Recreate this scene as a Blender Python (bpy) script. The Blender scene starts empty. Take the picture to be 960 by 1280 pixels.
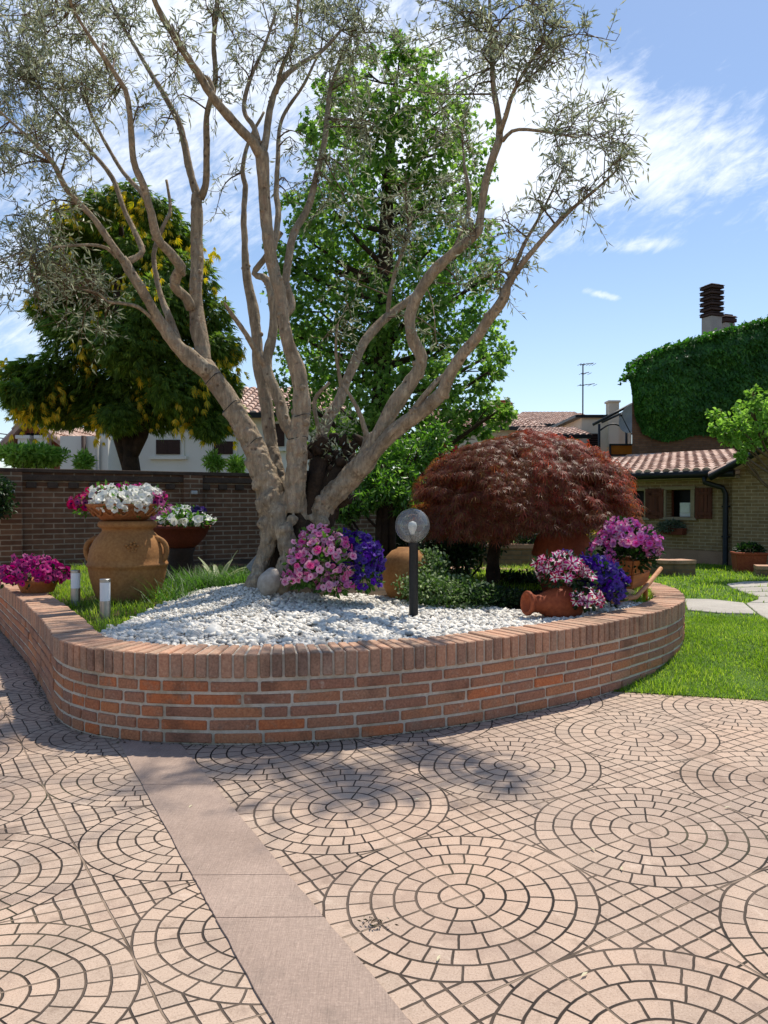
import bpy, bmesh, math, random
import numpy as np
from mathutils import Vector, Matrix, noise as mnoise

random.seed(7)
RNG = np.random.default_rng(11)
sc = bpy.context.scene
COL = sc.collection
R = math.radians
PI = math.pi

# ------------------------------------------------------------------ camera
CAM_H = 1.25
FPX = 961.0
PITCH = math.atan(10 / FPX)
cam_d = bpy.data.cameras.new('camera')
cam = bpy.data.objects.new('camera', cam_d)
COL.objects.link(cam)
cam.location = (0, 0, CAM_H)
cam.rotation_euler = (PI / 2 - PITCH, 0, 0)
cam_d.sensor_width = 36
cam_d.lens = FPX / 1280 * 36
cam_d.clip_end = 2000
cam_d.clip_start = 0.05
sc.camera = cam


def ray(px, py):
    x = (px - 480) / FPX
    z = (640 - py) / FPX
    c, s = math.cos(PITCH), math.sin(PITCH)
    return x, c + z * s, z * c - s


def P(px, py, Y):
    """place seen in the photo at px, py that stands Y metres away"""
    x, y, z = ray(px, py)
    t = Y / y
    return Vector((x * t, Y, CAM_H + z * t))


def G(px, py, z=0.0):
    """place seen in the photo on a level surface at height z"""
    x, y, zz = ray(px, py)
    t = (z - CAM_H) / zz
    return Vector((x * t, y * t, z))


# ------------------------------------------------------------------ objects
def tag(o, label=None, cat=None, group=None, kind=None):
    if label: o['label'] = label
    if cat: o['category'] = cat
    if group: o['group'] = group
    if kind: o['kind'] = kind
    return o


def thing(name, label, cat, loc=(0, 0, 0), group=None):
    o = bpy.data.objects.new(name, None)
    COL.objects.link(o)
    o.empty_display_size = .1
    o.location = loc
    return tag(o, label, cat, group)


def link_mesh(name, me, m, parent=None, local=False):
    o = bpy.data.objects.new(name, me)
    COL.objects.link(o)
    if m is not None and not me.materials:
        for mm in (m if isinstance(m, (list, tuple)) else [m]):
            me.materials.append(mm)
    if parent is not None:
        o.parent = parent
        if not local:
            org = parent.location if parent.parent is None else parent.parent.location
            n = len(me.vertices)
            a = np.empty(n * 3, np.float32)
            me.vertices.foreach_get('co', a)
            a = a.reshape(-1, 3) - np.array(org, np.float32)
            me.vertices.foreach_set('co', a.ravel())
            me.update()
    return o


class MB:
    """collects pieces and links them as one mesh object"""
    def __init__(s):
        s.v, s.f, s.mi, s.n = [], [], [], 0

    def add(s, verts, faces, mi=0):
        b = s.n
        s.v.extend([tuple(v) for v in verts])
        s.f.extend([[b + i for i in f] for f in faces])
        s.mi.extend([mi] * len(faces))
        s.n += len(verts)
        return s

    def box(s, c, d, rz=0.0, mi=0, taper=1.0, rot=None):
        hx, hy, hz = d[0] / 2, d[1] / 2, d[2] / 2
        M = rot if rot is not None else Matrix.Rotation(rz, 3, 'Z')
        vs = []
        for z in (-1, 1):
            k = taper if z > 0 else 1.0
            for x, y in ((-1, -1), (1, -1), (1, 1), (-1, 1)):
                vs.append(Vector(c) + M @ Vector((x * hx * k, y * hy * k, z * hz)))
        return s.add(vs, [(3, 2, 1, 0), (4, 5, 6, 7), (0, 1, 5, 4), (1, 2, 6, 5), (2, 3, 7, 6), (3, 0, 4, 7)], mi)

    def tube(s, pts, rad, n=8, mi=0, cap=True, wob=0.0, seed=0.0):
        pts = [Vector(p) for p in pts]
        m = len(pts)
        if not hasattr(rad, '__len__'): rad = [rad] * m
        t0 = (pts[1] - pts[0]).normalized()
        up = Vector((0, 0, 1)) if abs(t0.z) < .9 else Vector((1, 0, 0))
        nx = (up - t0 * up.dot(t0)).normalized()
        vs = []
        for i in range(m):
            t = (pts[min(i + 1, m - 1)] - pts[max(i - 1, 0)])
            t = t.normalized() if t.length > 1e-9 else t0
            nx = nx - t * nx.dot(t)
            nx = nx.normalized() if nx.length > 1e-6 else t.orthogonal().normalized()
            ny = t.cross(nx)
            for k in range(n):
                a = 2 * PI * k / n
                d = nx * math.cos(a) + ny * math.sin(a)
                r = rad[i]
                if wob:
                    q = pts[i] * (0.5 / max(r, .01)) * .35 + d * .8
                    r *= 1 + wob * mnoise.noise(q + Vector((seed, 0, 0)))
                vs.append(pts[i] + d * r)
        fs = []
        for i in range(m - 1):
            for k in range(n):
                a, b = i * n + k, i * n + (k + 1) % n
                fs.append((a, b, b + n, a + n))
        if cap:
            fs.append(tuple(range(n - 1, -1, -1)))
            fs.append(tuple((m - 1) * n + k for k in range(n)))
        return s.add(vs, fs, mi)

    def lathe(s, prof, c=(0, 0, 0), n=32, mi=0, M=None):
        M = M or Matrix.Identity(3)
        vs = []
        for r, z in prof:
            for k in range(n):
                a = 2 * PI * k / n
                vs.append(Vector(c) + M @ Vector((r * math.cos(a), r * math.sin(a), z)))
        fs = []
        for i in range(len(prof) - 1):
            for k in range(n):
                a, b = i * n + k, i * n + (k + 1) % n
                fs.append((a, b, b + n, a + n))
        fs.append(tuple(range(n - 1, -1, -1)))
        fs.append(tuple((len(prof) - 1) * n + k for k in range(n)))
        return s.add(vs, fs, mi)

    def ball(s, c, r, sub=2, mi=0, M=None):
        v, f = ico(sub)
        r = Vector(r) if hasattr(r, '__len__') else Vector((r, r, r))
        out = []
        for p in v:
            q = Vector((p[0] * r.x, p[1] * r.y, p[2] * r.z))
            if M is not None: q = M @ q
            out.append(Vector(c) + q)
        return s.add(out, f, mi)

    def build(s, name, m, parent=None, smooth=True, local=False, bevel=0.0, auto=None):
        me = bpy.data.meshes.new(name)
        me.from_pydata(s.v, [], s.f)
        if isinstance(m, (list, tuple)):
            for mm in m: me.materials.append(mm)
            me.polygons.foreach_set('material_index', s.mi)
        if bevel:
            bm = bmesh.new(); bm.from_mesh(me)
            bmesh.ops.bevel(bm, geom=list(bm.edges), offset=bevel, segments=1, affect='EDGES', profile=.5)
            bm.to_mesh(me); bm.free()
        me.polygons.foreach_set('use_smooth', [smooth] * len(me.polygons))
        me.update()
        if smooth and auto:
            me.set_sharp_from_angle(angle=R(auto))
        return link_mesh(name, me, m, parent, local)


_ico = {}
def ico(sub):
    if sub not in _ico:
        bm = bmesh.new()
        bmesh.ops.create_icosphere(bm, subdivisions=sub, radius=1.0)
        bm.verts.ensure_lookup_table()
        _ico[sub] = ([tuple(v.co) for v in bm.verts], [tuple(v.index for v in f.verts) for f in bm.faces])
        bm.free()
    return _ico[sub]


def np_mesh(name, V, loops, starts, m, parent=None, smooth=False, mi=None):
    me = bpy.data.meshes.new(name)
    me.vertices.add(len(V)); me.vertices.foreach_set('co', np.asarray(V, np.float32).ravel())
    me.loops.add(len(loops)); me.loops.foreach_set('vertex_index', np.asarray(loops, np.int32))
    me.polygons.add(len(starts)); me.polygons.foreach_set('loop_start', np.asarray(starts, np.int32))
    if isinstance(m, (list, tuple)):
        for mm in m: me.materials.append(mm)
        if mi is not None: me.polygons.foreach_set('material_index', np.asarray(mi, np.int32))
    me.polygons.foreach_set('use_smooth', np.full(len(starts), smooth))
    me.update(calc_edges=True)
    return link_mesh(name, me, m, parent)


def norm(a):
    return a / np.maximum(np.linalg.norm(a, axis=-1, keepdims=True), 1e-9)


def rdir(n, rng=RNG):
    return norm(rng.normal(size=(n, 3)))


# leaf outlines: (along, across, lift) and faces
LANCE = ([(0, 0, 0), (.45, .5, .06), (1, 0, 0), (.45, -.5, .06)], [(0, 3, 2, 1)])
OVATE = ([(0, 0, 0), (.3, .45, .1), (.65, .4, .1), (1, 0, -.06), (.65, -.4, .1), (.3, -.45, .1), (.5, 0, 0)],
         [(0, 6, 2, 1), (6, 3, 2), (0, 5, 4, 6), (6, 4, 3)])
STAR = ([(0, 0, 0), (.12, .5, .04), (.42, .26, 0), (.68, .44, .04), (.66, .16, 0), (1, 0, -.08),
         (.66, -.16, 0), (.68, -.44, .04), (.42, -.26, 0), (.12, -.5, .04), (.4, 0, .03)],
        [(10, 0, 1, 2), (10, 2, 3, 4), (10, 4, 5, 6), (10, 6, 7, 8), (10, 8, 9, 0)])
BLADE = ([(0, -.5, 0), (0, .5, 0), (.55, .3, .12), (1, 0, .4), (.55, -.3, .12)], [(0, 1, 2, 4), (4, 2, 3)])


def _finger(n, spread, w, sag):
    v, f = [], []
    for i in range(n):
        a = (i / (n - 1) - .5) * spread
        l = 1 - .35 * abs(i / (n - 1) - .5) * 2
        d = (math.cos(a), math.sin(a)); q = (-d[1], d[0])
        b = len(v)
        v += [(0, 0, 0), (d[0] * l * .5 + q[0] * w, d[1] * l * .5 + q[1] * w, -sag * .25),
              (d[0] * l, d[1] * l, -sag), (d[0] * l * .5 - q[0] * w, d[1] * l * .5 - q[1] * w, -sag * .25)]
        f.append((b, b + 3, b + 2, b + 1))
    return v, f


PALM7 = _finger(7, R(190), .045, .3)
FROND = _finger(5, R(80), .085, .3)
IVYL = ([(0, 0, 0), (-.12, .4, .03), (.25, .55, .02), (.5, .3, .04), (1, 0, -.06), (.5, -.3, .04), (.25, -.55, .02), (-.12, -.4, .03)],
        [(0, 3, 2, 1), (0, 5, 4, 3), (0, 7, 6, 5)])


def leaf_arrays(Pn, D, N, L, W, tmpl):
    T = np.array(tmpl[0], float)
    D = norm(D); S = norm(np.cross(N, D)); U = np.cross(D, S)
    L = np.broadcast_to(np.asarray(L, float), (len(Pn),)); W = np.broadcast_to(np.asarray(W, float), (len(Pn),))
    V = (Pn[:, None, :] + D[:, None, :] * (T[None, :, 0:1] * L[:, None, None])
         + S[:, None, :] * (T[None, :, 1:2] * W[:, None, None]) + U[:, None, :] * (T[None, :, 2:3] * L[:, None, None]))
    k = len(T); n = len(Pn)
    fl = [i for f in tmpl[1] for i in f]
    st, q = [], 0
    for f in tmpl[1]: st.append(q); q += len(f)
    loops = (np.arange(n)[:, None] * k + np.array(fl)[None]).ravel()
    starts = (np.arange(n)[:, None] * q + np.array(st)[None]).ravel()
    return V.reshape(-1, 3), loops, starts


class Leaves:
    def __init__(s): s.V, s.Lp, s.St, s.mi, s.nv, s.nl = [], [], [], [], 0, 0
    def add(s, Pn, D, N, L, W, tmpl, mi=0):
        if len(Pn) == 0: return s
        V, lp, st = leaf_arrays(np.asarray(Pn, float), np.asarray(D, float), np.asarray(N, float), L, W, tmpl)
        s.V.append(V); s.Lp.append(lp + s.nv); s.St.append(st + s.nl)
        s.mi.append(np.full(len(st), mi)); s.nv += len(V); s.nl += len(lp)
        return s
    def build(s, name, m, parent=None, smooth=False):
        return np_mesh(name, np.concatenate(s.V), np.concatenate(s.Lp), np.concatenate(s.St), m, parent, smooth, np.concatenate(s.mi))


def spline(pts, step):
    """Catmull-Rom through rows of any width, resampled about every step in the first three columns"""
    A = [np.array(p, float) for p in pts]
    A = [2 * A[0] - A[1]] + A + [2 * A[-1] - A[-2]]
    out = []
    for i in range(1, len(A) - 2):
        p0, p1, p2, p3 = A[i - 1:i + 3]
        n = max(2, int(np.linalg.norm((p2 - p1)[:3]) / step))
        for k in range(n):
            t = k / n
            out.append(.5 * (2 * p1 + (p2 - p0) * t + (2 * p0 - 5 * p1 + 4 * p2 - p3) * t * t + (3 * p1 - p0 - 3 * p2 + p3) * t ** 3))
    out.append(A[-2])
    return np.array(out)


def in_poly(pts, poly):
    x, y = pts[:, 0], pts[:, 1]
    c = np.zeros(len(pts), bool)
    n = len(poly)
    for i in range(n):
        x1, y1 = poly[i][0], poly[i][1]; x2, y2 = poly[(i + 1) % n][0], poly[(i + 1) % n][1]
        if y1 == y2: continue
        k = ((y1 > y) != (y2 > y)) & (x < (x2 - x1) * (y - y1) / (y2 - y1) + x1)
        c ^= k
    return c


def dist_path(pts, path):
    d = np.full(len(pts), 1e9)
    for i in range(len(path) - 1):
        a = np.array(path[i][:2]); b = np.array(path[i + 1][:2]); ab = b - a
        t = np.clip(((pts[:, :2] - a) @ ab) / max(ab @ ab, 1e-12), 0, 1)
        d = np.minimum(d, np.linalg.norm(pts[:, :2] - (a + t[:, None] * ab), axis=1))
    return d


# ------------------------------------------------------------------ materials
def lin(h):
    h = h.lstrip('#')
    o = []
    for i in (0, 2, 4):
        c = int(h[i:i + 2], 16) / 255
        o.append(c / 12.92 if c <= .04045 else ((c + .055) / 1.055) ** 2.4)
    return (*o, 1)


class X:
    """socket with arithmetic"""
    def __init__(s, nt, so): s.nt, s.so = nt, so
    def _m(s, op, *a, clamp=False):
        n = s.nt.nodes.new('ShaderNodeMath'); n.operation = op; n.use_clamp = clamp
        for i, q in enumerate((s,) + a):
            if isinstance(q, X): s.nt.links.new(q.so, n.inputs[i])
            else: n.inputs[i].default_value = q
        return X(s.nt, n.outputs[0])
    def __add__(s, o): return s._m('ADD', o)
    __radd__ = __add__
    def __sub__(s, o): return s._m('SUBTRACT', o)
    def __rsub__(s, o): return (s * -1) + o
    def __mul__(s, o): return s._m('MULTIPLY', o)
    __rmul__ = __mul__
    def __truediv__(s, o): return s._m('DIVIDE', o)
    def fl(s): return s._m('FLOOR')
    def fr(s): return s._m('FRACT')
    def rnd(s): return s._m('ROUND')
    def mn(s, o): return s._m('MINIMUM', o)
    def mx(s, o): return s._m('MAXIMUM', o)
    def lt(s, o): return s._m('LESS_THAN', o)
    def gt(s, o): return s._m('GREATER_THAN', o)
    def sqrt(s): return s._m('SQRT')
    def at2(s, o): return s._m('ARCTAN2', o)
    def pw(s, o): return s._m('POWER', o)
    def exp(s): return s._m('EXPONENT')
    def clamp(s): return s._m('ADD', 0.0, clamp=True)
    def ss(s, a, b):
        n = s.nt.nodes.new('ShaderNodeMapRange'); n.interpolation_type = 'SMOOTHSTEP'
        s.nt.links.new(s.so, n.inputs[0]); n.inputs[1].default_value = a; n.inputs[2].default_value = b
        return X(s.nt, n.outputs[0])


class Mat:
    def __init__(s, name, rough=.8, spec=.3):
        s.m = bpy.data.materials.new(name); s.m.use_nodes = True
        s.nt = s.m.node_tree
        s.b = s.nt.nodes['Principled BSDF']
        s.b.inputs['Roughness'].default_value = rough
        s.b.inputs['Specular IOR Level'].default_value = spec
        s._obj = None
    def node(s, t, **k):
        n = s.nt.nodes.new(t)
        for a, v in k.items(): setattr(n, a, v)
        return n
    def link(s, a, b): s.nt.links.new(a.so if isinstance(a, X) else a, b)
    def obj(s):
        if s._obj is None: s._obj = s.node('ShaderNodeTexCoord').outputs['Object']
        return s._obj
    def geo(s, o): return X(s.nt, s.node('ShaderNodeNewGeometry').outputs[o])
    def noise(s, scale, detail=4, rough=.55, vec=None, out='Fac', dist=0.0):
        n = s.node('ShaderNodeTexNoise')
        n.inputs['Scale'].default_value = scale; n.inputs['Detail'].default_value = detail
        n.inputs['Roughness'].default_value = rough; n.inputs['Distortion'].default_value = dist
        s.link(vec if vec is not None else s.obj(), n.inputs['Vector'])
        return X(s.nt, n.outputs[out])
    def mapped(s, scale=(1, 1, 1), rot=(0, 0, 0), loc=(0, 0, 0)):
        n = s.node('ShaderNodeMapping')
        n.inputs['Scale'].default_value = scale; n.inputs['Rotation'].default_value = rot; n.inputs['Location'].default_value = loc
        s.link(s.obj(), n.inputs['Vector']); return n.outputs[0]
    def ramp(s, fac, stops):
        n = s.node('ShaderNodeValToRGB'); e = n.color_ramp.elements
        while len(e) < len(stops): e.new(.5)
        for i, (p, c) in enumerate(stops):
            e[i].position = p; e[i].color = lin(c) if isinstance(c, str) else c
        s.link(fac, n.inputs[0]); return n.outputs[0]
    def mix(s, fac, a, b, mode='MIX'):
        n = s.node('ShaderNodeMix', data_type='RGBA', blend_type=mode)
        for i, q in ((0, fac), (6, a), (7, b)):
            if isinstance(q, (int, float)): n.inputs[i].default_value = q
            elif isinstance(q, str): n.inputs[i].default_value = lin(q)
            elif isinstance(q, tuple): n.inputs[i].default_value = q
            else: s.link(q, n.inputs[i])
        return n.outputs[2]
    def color(s, c):
        if isinstance(c, str): s.b.inputs['Base Color'].default_value = lin(c)
        else: s.link(c, s.b.inputs['Base Color'])
        return s
    def bump(s, h, strength=.5, dist=.01):
        n = s.node('ShaderNodeBump'); n.inputs['Strength'].default_value = strength; n.inputs['Distance'].default_value = dist
        s.link(h, n.inputs['Height']); s.link(n.outputs[0], s.b.inputs['Normal']); return s


def stone(name, c1, c2, scale=6, rough=.85, bump=.3, dist=.004, c3=None, fine=60):
    k = Mat(name, rough)
    n = k.noise(scale, 6, .6)
    col = k.ramp(n, [(.3, c1), (.7, c2)])
    if c3:
        col = k.mix(k.noise(scale * .35, 3).ss(.5, .68) * .7, col, c3)
    f = k.noise(fine, 3)
    col = k.mix(.25, col, k.ramp(f, [(.3, '#000000'), (.7, '#ffffff')]), 'SOFT_LIGHT')
    k.color(col); k.bump(n * .6 + f * .4, bump, dist)
    return k.m


def leaf_mat(name, cols, trans=.35, tcol=None, rough=.5, spec=.35, patch=None):
    """leaves: colour differs from leaf to leaf, some light passes through"""
    k = Mat(name, rough, spec)
    r = k.geo('Random Per Island')
    n = len(cols)
    col = k.ramp(r, [((i + .5) / n, c) for i, c in enumerate(cols)])
    if patch:
        col = k.mix(k.noise(patch[1], 2).ss(.45, .65), col, k.mix(.6, col, patch[0]))
    k.color(col)
    t = k.node('ShaderNodeBsdfTranslucent')
    hs = k.node('ShaderNodeHueSaturation'); hs.inputs['Value'].default_value = 1.9; hs.inputs['Saturation'].default_value = 1.1
    k.link(col, hs.inputs['Color'])
    if tcol: t.inputs['Color'].default_value = lin(tcol)
    else: k.link(hs.outputs[0], t.inputs['Color'])
    mx = k.node('ShaderNodeMixShader'); mx.inputs[0].default_value = trans
    k.link(k.b.outputs[0], mx.inputs[1]); k.link(t.outputs[0], mx.inputs[2])
    k.link(mx.outputs[0], k.nt.nodes['Material Output'].inputs['Surface'])
    return k.m


def brick_tex(name, c1, c2, mortar, bw=.25, rh=.0667, ms=.006, vec_rot=0.0, dirt='#2a221b'):
    """running-bond brickwork laid along the object's own x (or y) and z axes"""
    k = Mat(name, .9)
    sp = k.node('ShaderNodeSeparateXYZ'); k.link(k.obj(), sp.inputs[0])
    cb = k.node('ShaderNodeCombineXYZ')
    h = X(k.nt, sp.outputs[0]) * math.cos(vec_rot) + X(k.nt, sp.outputs[1]) * math.sin(vec_rot)
    w = (k.noise(14, 2) - .5) * .008
    k.link(h + w, cb.inputs[0]); k.link(X(k.nt, sp.outputs[2]) + w * .6, cb.inputs[1])
    b = k.node('ShaderNodeTexBrick')
    k.link(cb.outputs[0], b.inputs['Vector'])
    b.inputs['Scale'].default_value = 1; b.inputs['Brick Width'].default_value = bw; b.inputs['Row Height'].default_value = rh
    b.inputs['Mortar Size'].default_value = ms; b.inputs['Mortar Smooth'].default_value = .3; b.inputs['Bias'].default_value = 0
    b.inputs['Color1'].default_value = lin(c1); b.inputs['Color2'].default_value = lin(c2); b.inputs['Mortar'].default_value = lin(mortar)
    n = k.noise(9, 5)
    col = k.mix(.35, b.outputs['Color'], k.ramp(n, [(.25, '#303030'), (.75, '#d8d8d8')]), 'OVERLAY')
    col = k.mix(k.noise(1.3, 4).ss(.52, .75) * .45, col, dirt)
    k.color(col)
    k.bump((1 - X(k.nt, b.outputs['Fac'])) * .8 + n * .3, .6, .008)
    return k.m


# ------------------------------------------------------------------ light and sky
SUN_EL, SUN_AZ = R(62.5), R(32)
sd = bpy.data.lights.new('sun', 'SUN'); so = bpy.data.objects.new('sun', sd); COL.objects.link(so)
sd.energy = 3.5; sd.angle = R(.7); sd.color = (1, .93, .82)
sv = Vector((math.sin(SUN_AZ) * math.cos(SUN_EL), math.cos(SUN_AZ) * math.cos(SUN_EL), math.sin(SUN_EL)))
so.rotation_euler = sv.to_track_quat('Z', 'Y').to_euler()
so.location = (3, 6, 12)

w = bpy.data.worlds.new('World'); sc.world = w; w.use_nodes = True
nt = w.node_tree
bg = nt.nodes['Background']
sky = nt.nodes.new('ShaderNodeTexSky'); sky.sky_type = 'NISHITA'; sky.sun_disc = False
sky.sun_elevation = SUN_EL; sky.sun_rotation = SUN_AZ; sky.altitude = 50; sky.air_density = 1.0; sky.dust_density = .4; sky.ozone_density = 2.3
tc = nt.nodes.new('ShaderNodeTexCoord'); sep = nt.nodes.new('ShaderNodeSeparateXYZ')
nt.links.new(tc.outputs['Generated'], sep.inputs[0])
dx, dy, dz = (X(nt, sep.outputs[i]) for i in range(3))
dyy = dy.mx(.05)
u = dx / dyy; v = dz / dyy


def wnoise(scale, det, rough, sx, sy, rot, off=0.0, dist=0.0):
    cb = nt.nodes.new('ShaderNodeCombineXYZ')
    c, s_ = math.cos(rot), math.sin(rot)
    nt.links.new(((u * c + v * s_) * sx).so, cb.inputs[0]); nt.links.new(((v * c - u * s_) * sy).so, cb.inputs[1]); cb.inputs[2].default_value = off
    n = nt.nodes.new('ShaderNodeTexNoise'); n.inputs['Scale'].default_value = scale; n.inputs['Detail'].default_value = det
    n.inputs['Roughness'].default_value = rough; n.inputs['Distortion'].default_value = dist
    nt.links.new(cb.outputs[0], n.inputs['Vector']); return X(nt, n.outputs['Fac'])


def blob(u0, v0, ru, rv, rot=0.0):
    c, s_ = math.cos(rot), math.sin(rot)
    a = ((u - u0) * c + (v - v0) * s_) / ru; b = ((v - v0) * c - (u - u0) * s_) / rv
    return ((a * a + b * b) * -1).exp()


fb = wnoise(6.5, 9, .66, .8, 1.9, R(28), 3.1, .5)
fine_ = wnoise(34, 5, .65, .7, 2.0, R(35), 1.7, .5)
cov = blob(.25, .47, .17, .12, R(-8)) * .72 + blob(-.27, .60, .42, .34) * .95 + blob(.10, .48, .14, .12) * .6 + blob(.52, .40, .30, .10, R(-12)) * .46 \
    + blob(-.50, .22, .18, .16) * .4 + blob(.14, .30, .035, .018) * .0 + blob(.285, .271, .03, .008, R(-12)) * .8 + blob(.34, .335, .06, .012, R(5)) * .5 + blob(.6, .6, .5, .2) * .12
mask = (cov * 1.0 + fb * 1.25 + fine_ * .75 - 1.43).ss(0.0, .62) * .86
low = (1 - (v.mx(0.0) / .42)).mx(0.0)
mask = (mask + low * low * .22).clamp()
mxn = nt.nodes.new('ShaderNodeMix'); mxn.data_type = 'RGBA'
nt.links.new(mask.so, mxn.inputs[0]); nt.links.new(sky.outputs[0], mxn.inputs[6])
mxn.inputs[7].default_value = (7.2, 7.6, 8.2, 1)
nt.links.new(mxn.outputs[2], bg.inputs[0])
bg.inputs[1].default_value = .110

sc.view_settings.view_transform = 'Standard'; sc.view_settings.look = 'None'
sc.view_settings.exposure = 0.50; sc.view_settings.gamma = 1
sc.cycles.max_bounces = 8; sc.cycles.transparent_max_bounces = 12
sc.cycles.diffuse_bounces = 6; sc.cycles.glossy_bounces = 2; sc.cycles.transmission_bounces = 4
sc.cycles.caustics_reflective = False; sc.cycles.caustics_refractive = False
# ================================================================== ground
def sheet(name, poly, z, m, kind='structure', zf=None, sub=0):
    bm = bmesh.new()
    vs = [bm.verts.new((p[0], p[1], z)) for p in poly]
    bm.faces.new(vs)
    if bm.faces[:][0].normal.z < 0: bmesh.ops.reverse_faces(bm, faces=bm.faces[:])
    me = bpy.data.meshes.new(name); bm.to_mesh(me); bm.free()
    o = link_mesh(name, me, m)
    o['kind'] = kind
    return o


earth = stone('earth', '#5a4c38', '#6f6048', 2, .95, .4, .02)
sheet('ground', [(-300, -60), (300, -60), (300, 600), (-300, 600)], -.16, earth)

# ---- stamped paving with rings of stones
RX0, RY0, RUX, RUY, RVX, RVY = .24626, 2.43847, .76623, .49650, -.41168, .73299
LX0, LY0, LUX, LUY, LVX, LVY = -.32806, 2.26473, .70955, .33816, -.39737, .62483
EL0, EL1 = (-1.361, 3.952), (-.269, 1.835)      # strip edges
ER0, ER1 = (-1.040, 3.952), (.067, 1.835)


def paving_mat():
    k = Mat('stamped_paving', .8, .25)
    sp = k.node('ShaderNodeSeparateXYZ'); k.link(k.obj(), sp.inputs[0])
    x0, y0 = X(k.nt, sp.outputs[0]), X(k.nt, sp.outputs[1])
    wob = k.noise(6, 3, out='Color')
    ws = k.node('ShaderNodeSeparateXYZ'); k.link(wob, ws.inputs[0])
    x = x0 + (X(k.nt, ws.outputs[0]) - .5) * .02
    y = y0 + (X(k.nt, ws.outputs[1]) - .5) * .014

    def lattice(x, y, ox, oy, ux, uy, vx, vy):
        det = ux * vy - vx * uy
        xa, ya = x - ox, y - oy
        return (xa * (vy / det) - ya * (vx / det)), (ya * (ux / det) - xa * (uy / det))
    # side of the strip
    ex, ey = EL1[0] - EL0[0], EL1[1] - EL0[1]
    side = ((x0 - (EL0[0] + .1)) * ey - (y0 - EL0[1]) * ex).lt(0.0)      # 1 on the lattice beyond the strip
    aR, bR = lattice(x, y, RX0, RY0, RUX, RUY, RVX, RVY)
    aL, bL = lattice(x, y, LX0, LY0, LUX, LUY, LVX, LVY)
    a = aR * side + aL * (1 - side)
    b = bR * side + bL * (1 - side)
    ra, rb = a.rnd(), b.rnd()
    fa, fb = a - ra, b - rb
    r = (fa * fa + fb * fb).sqrt() * 2.0
    inside = r.lt(1.0)
    r6 = r * 6
    ring = r6.fl()
    fr = r6.fr()
    dring = fr.mn(1 - fr) * (1 / 6)
    n = ((ring * 1.5 + 1.0).fl()) * 4
    th = fb.at2(fa) * (1 / (2 * PI)) + 1.0
    shift = ring._m('MODULO', 2.0) * .0
    t = th * n + shift
    ft = t.fr()
    dang = ft.mn(1 - ft) / n * r * (2 * PI) * 1.2
    dang = dang + ring.lt(.5) * 1.0
    din = dring.mn(dang)
    A, B = a * 12, b * 12
    ga, gb = A.fr(), B.fr()
    dgr = (ga.mn(1 - ga)).mn(gb.mn(1 - gb)) * (1 / 6)
    dedge = (r - 1.0)._m('ABSOLUTE')
    dout = dgr.mn(dedge)
    d = din * inside + dout * (1 - inside)
    # panel joints at every half pitch
    ja, jb = (a * 2).fr(), (b * 2).fr()
    dj = ja.mn(1 - ja).mn(jb.mn(1 - jb))
    groove = d.ss(.0055, .0115)          # 0 in the groove
    joint = dj.ss(.004, .011)
    # a tone for each stone
    idin = ring * 3.7 + t.fl() * 1.31
    idout = A.fl() * 2.17 + B.fl() * 5.3
    sid = (idin * inside + idout * (1 - inside)) + ra * 17.3 + rb * 7.9
    wn = k.node('ShaderNodeTexWhiteNoise', noise_dimensions='1D'); k.link(sid, wn.inputs['W'])
    tone = X(k.nt, wn.outputs[0])
    base = k.ramp(tone, [(0, '#af9b89'), (.35, '#b7a18e'), (.7, '#bda692'), (1, '#c4ac97')])
    big = k.noise(.55, 4)
    base = k.mix(big.ss(.42, .68) * .55, base, '#d2af94')
    base = k.mix(k.noise(1.7, 5).ss(.5, .7) * .5, base, '#958779')
    base = k.mix(k.noise(.35, 3).ss(.45, .62) * .4, base, '#998478')
    sp_ = k.noise(190, 3, .75)
    base = k.mix(sp_.ss(.5, .72) * .5, base, '#d6c2b0')
    base = k.mix((1 - sp_.ss(.3, .48)) * .6, base, '#705d4e')
    base = k.mix(k.noise(12, 5, .7).ss(.54, .72) * .5, base, '#84705f')
    base = k.mix(k.noise(2.6, 7, .72).ss(.52, .62) * .32, base, '#8a7468')
    base = k.mix(k.noise(5.5, 6, .7, dist=.8).ss(.6, .68) * .4, base, '#d9c4b0')
    base = k.mix(k.noise(.9, 6, .7).ss(.57, .63) * .45, base, '#7d6757')
    base = k.mix(k.noise(38, 4).ss(.56, .8) * .4, base, '#86705f')
    gcol = k.mix(k.noise(3.2, 4).ss(.38, .62), '#241d18', '#463a30')
    gcol = k.mix(k.noise(1.1, 3).ss(.55, .7) * .5, gcol, '#4d4f31')
    deep = k.noise(2.3, 3).ss(.3, .6) * .2 + .8
    col = k.mix((1 - groove) * deep, base, gcol)
    jcol = k.mix(k.noise(4, 3).ss(.4, .6), '#978370', '#584b3e')
    col = k.mix((1 - joint) * .9, col, jcol)
    k.color(col)
    k.bump(groove.mn(joint) * 1.0 + sp_ * .12 + k.noise(30, 3) * .1, .9, .006)
    return k.m


pav = paving_mat()
LE0, LE1 = Vector((1.642, 5.078)), Vector((2.439, 4.871))
ld = (LE1 - LE0).normalized()
edge = [LE0 - ld * .6, LE0 + ld * 9]
sheet('paving', [(-9, -3), (12, -3), edge[1] + Vector((.1, .25)), edge[0] + Vector((.1, .25)), (1.1, 6), (-5, 10), (-9, 14)], 0.0, pav)


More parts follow.
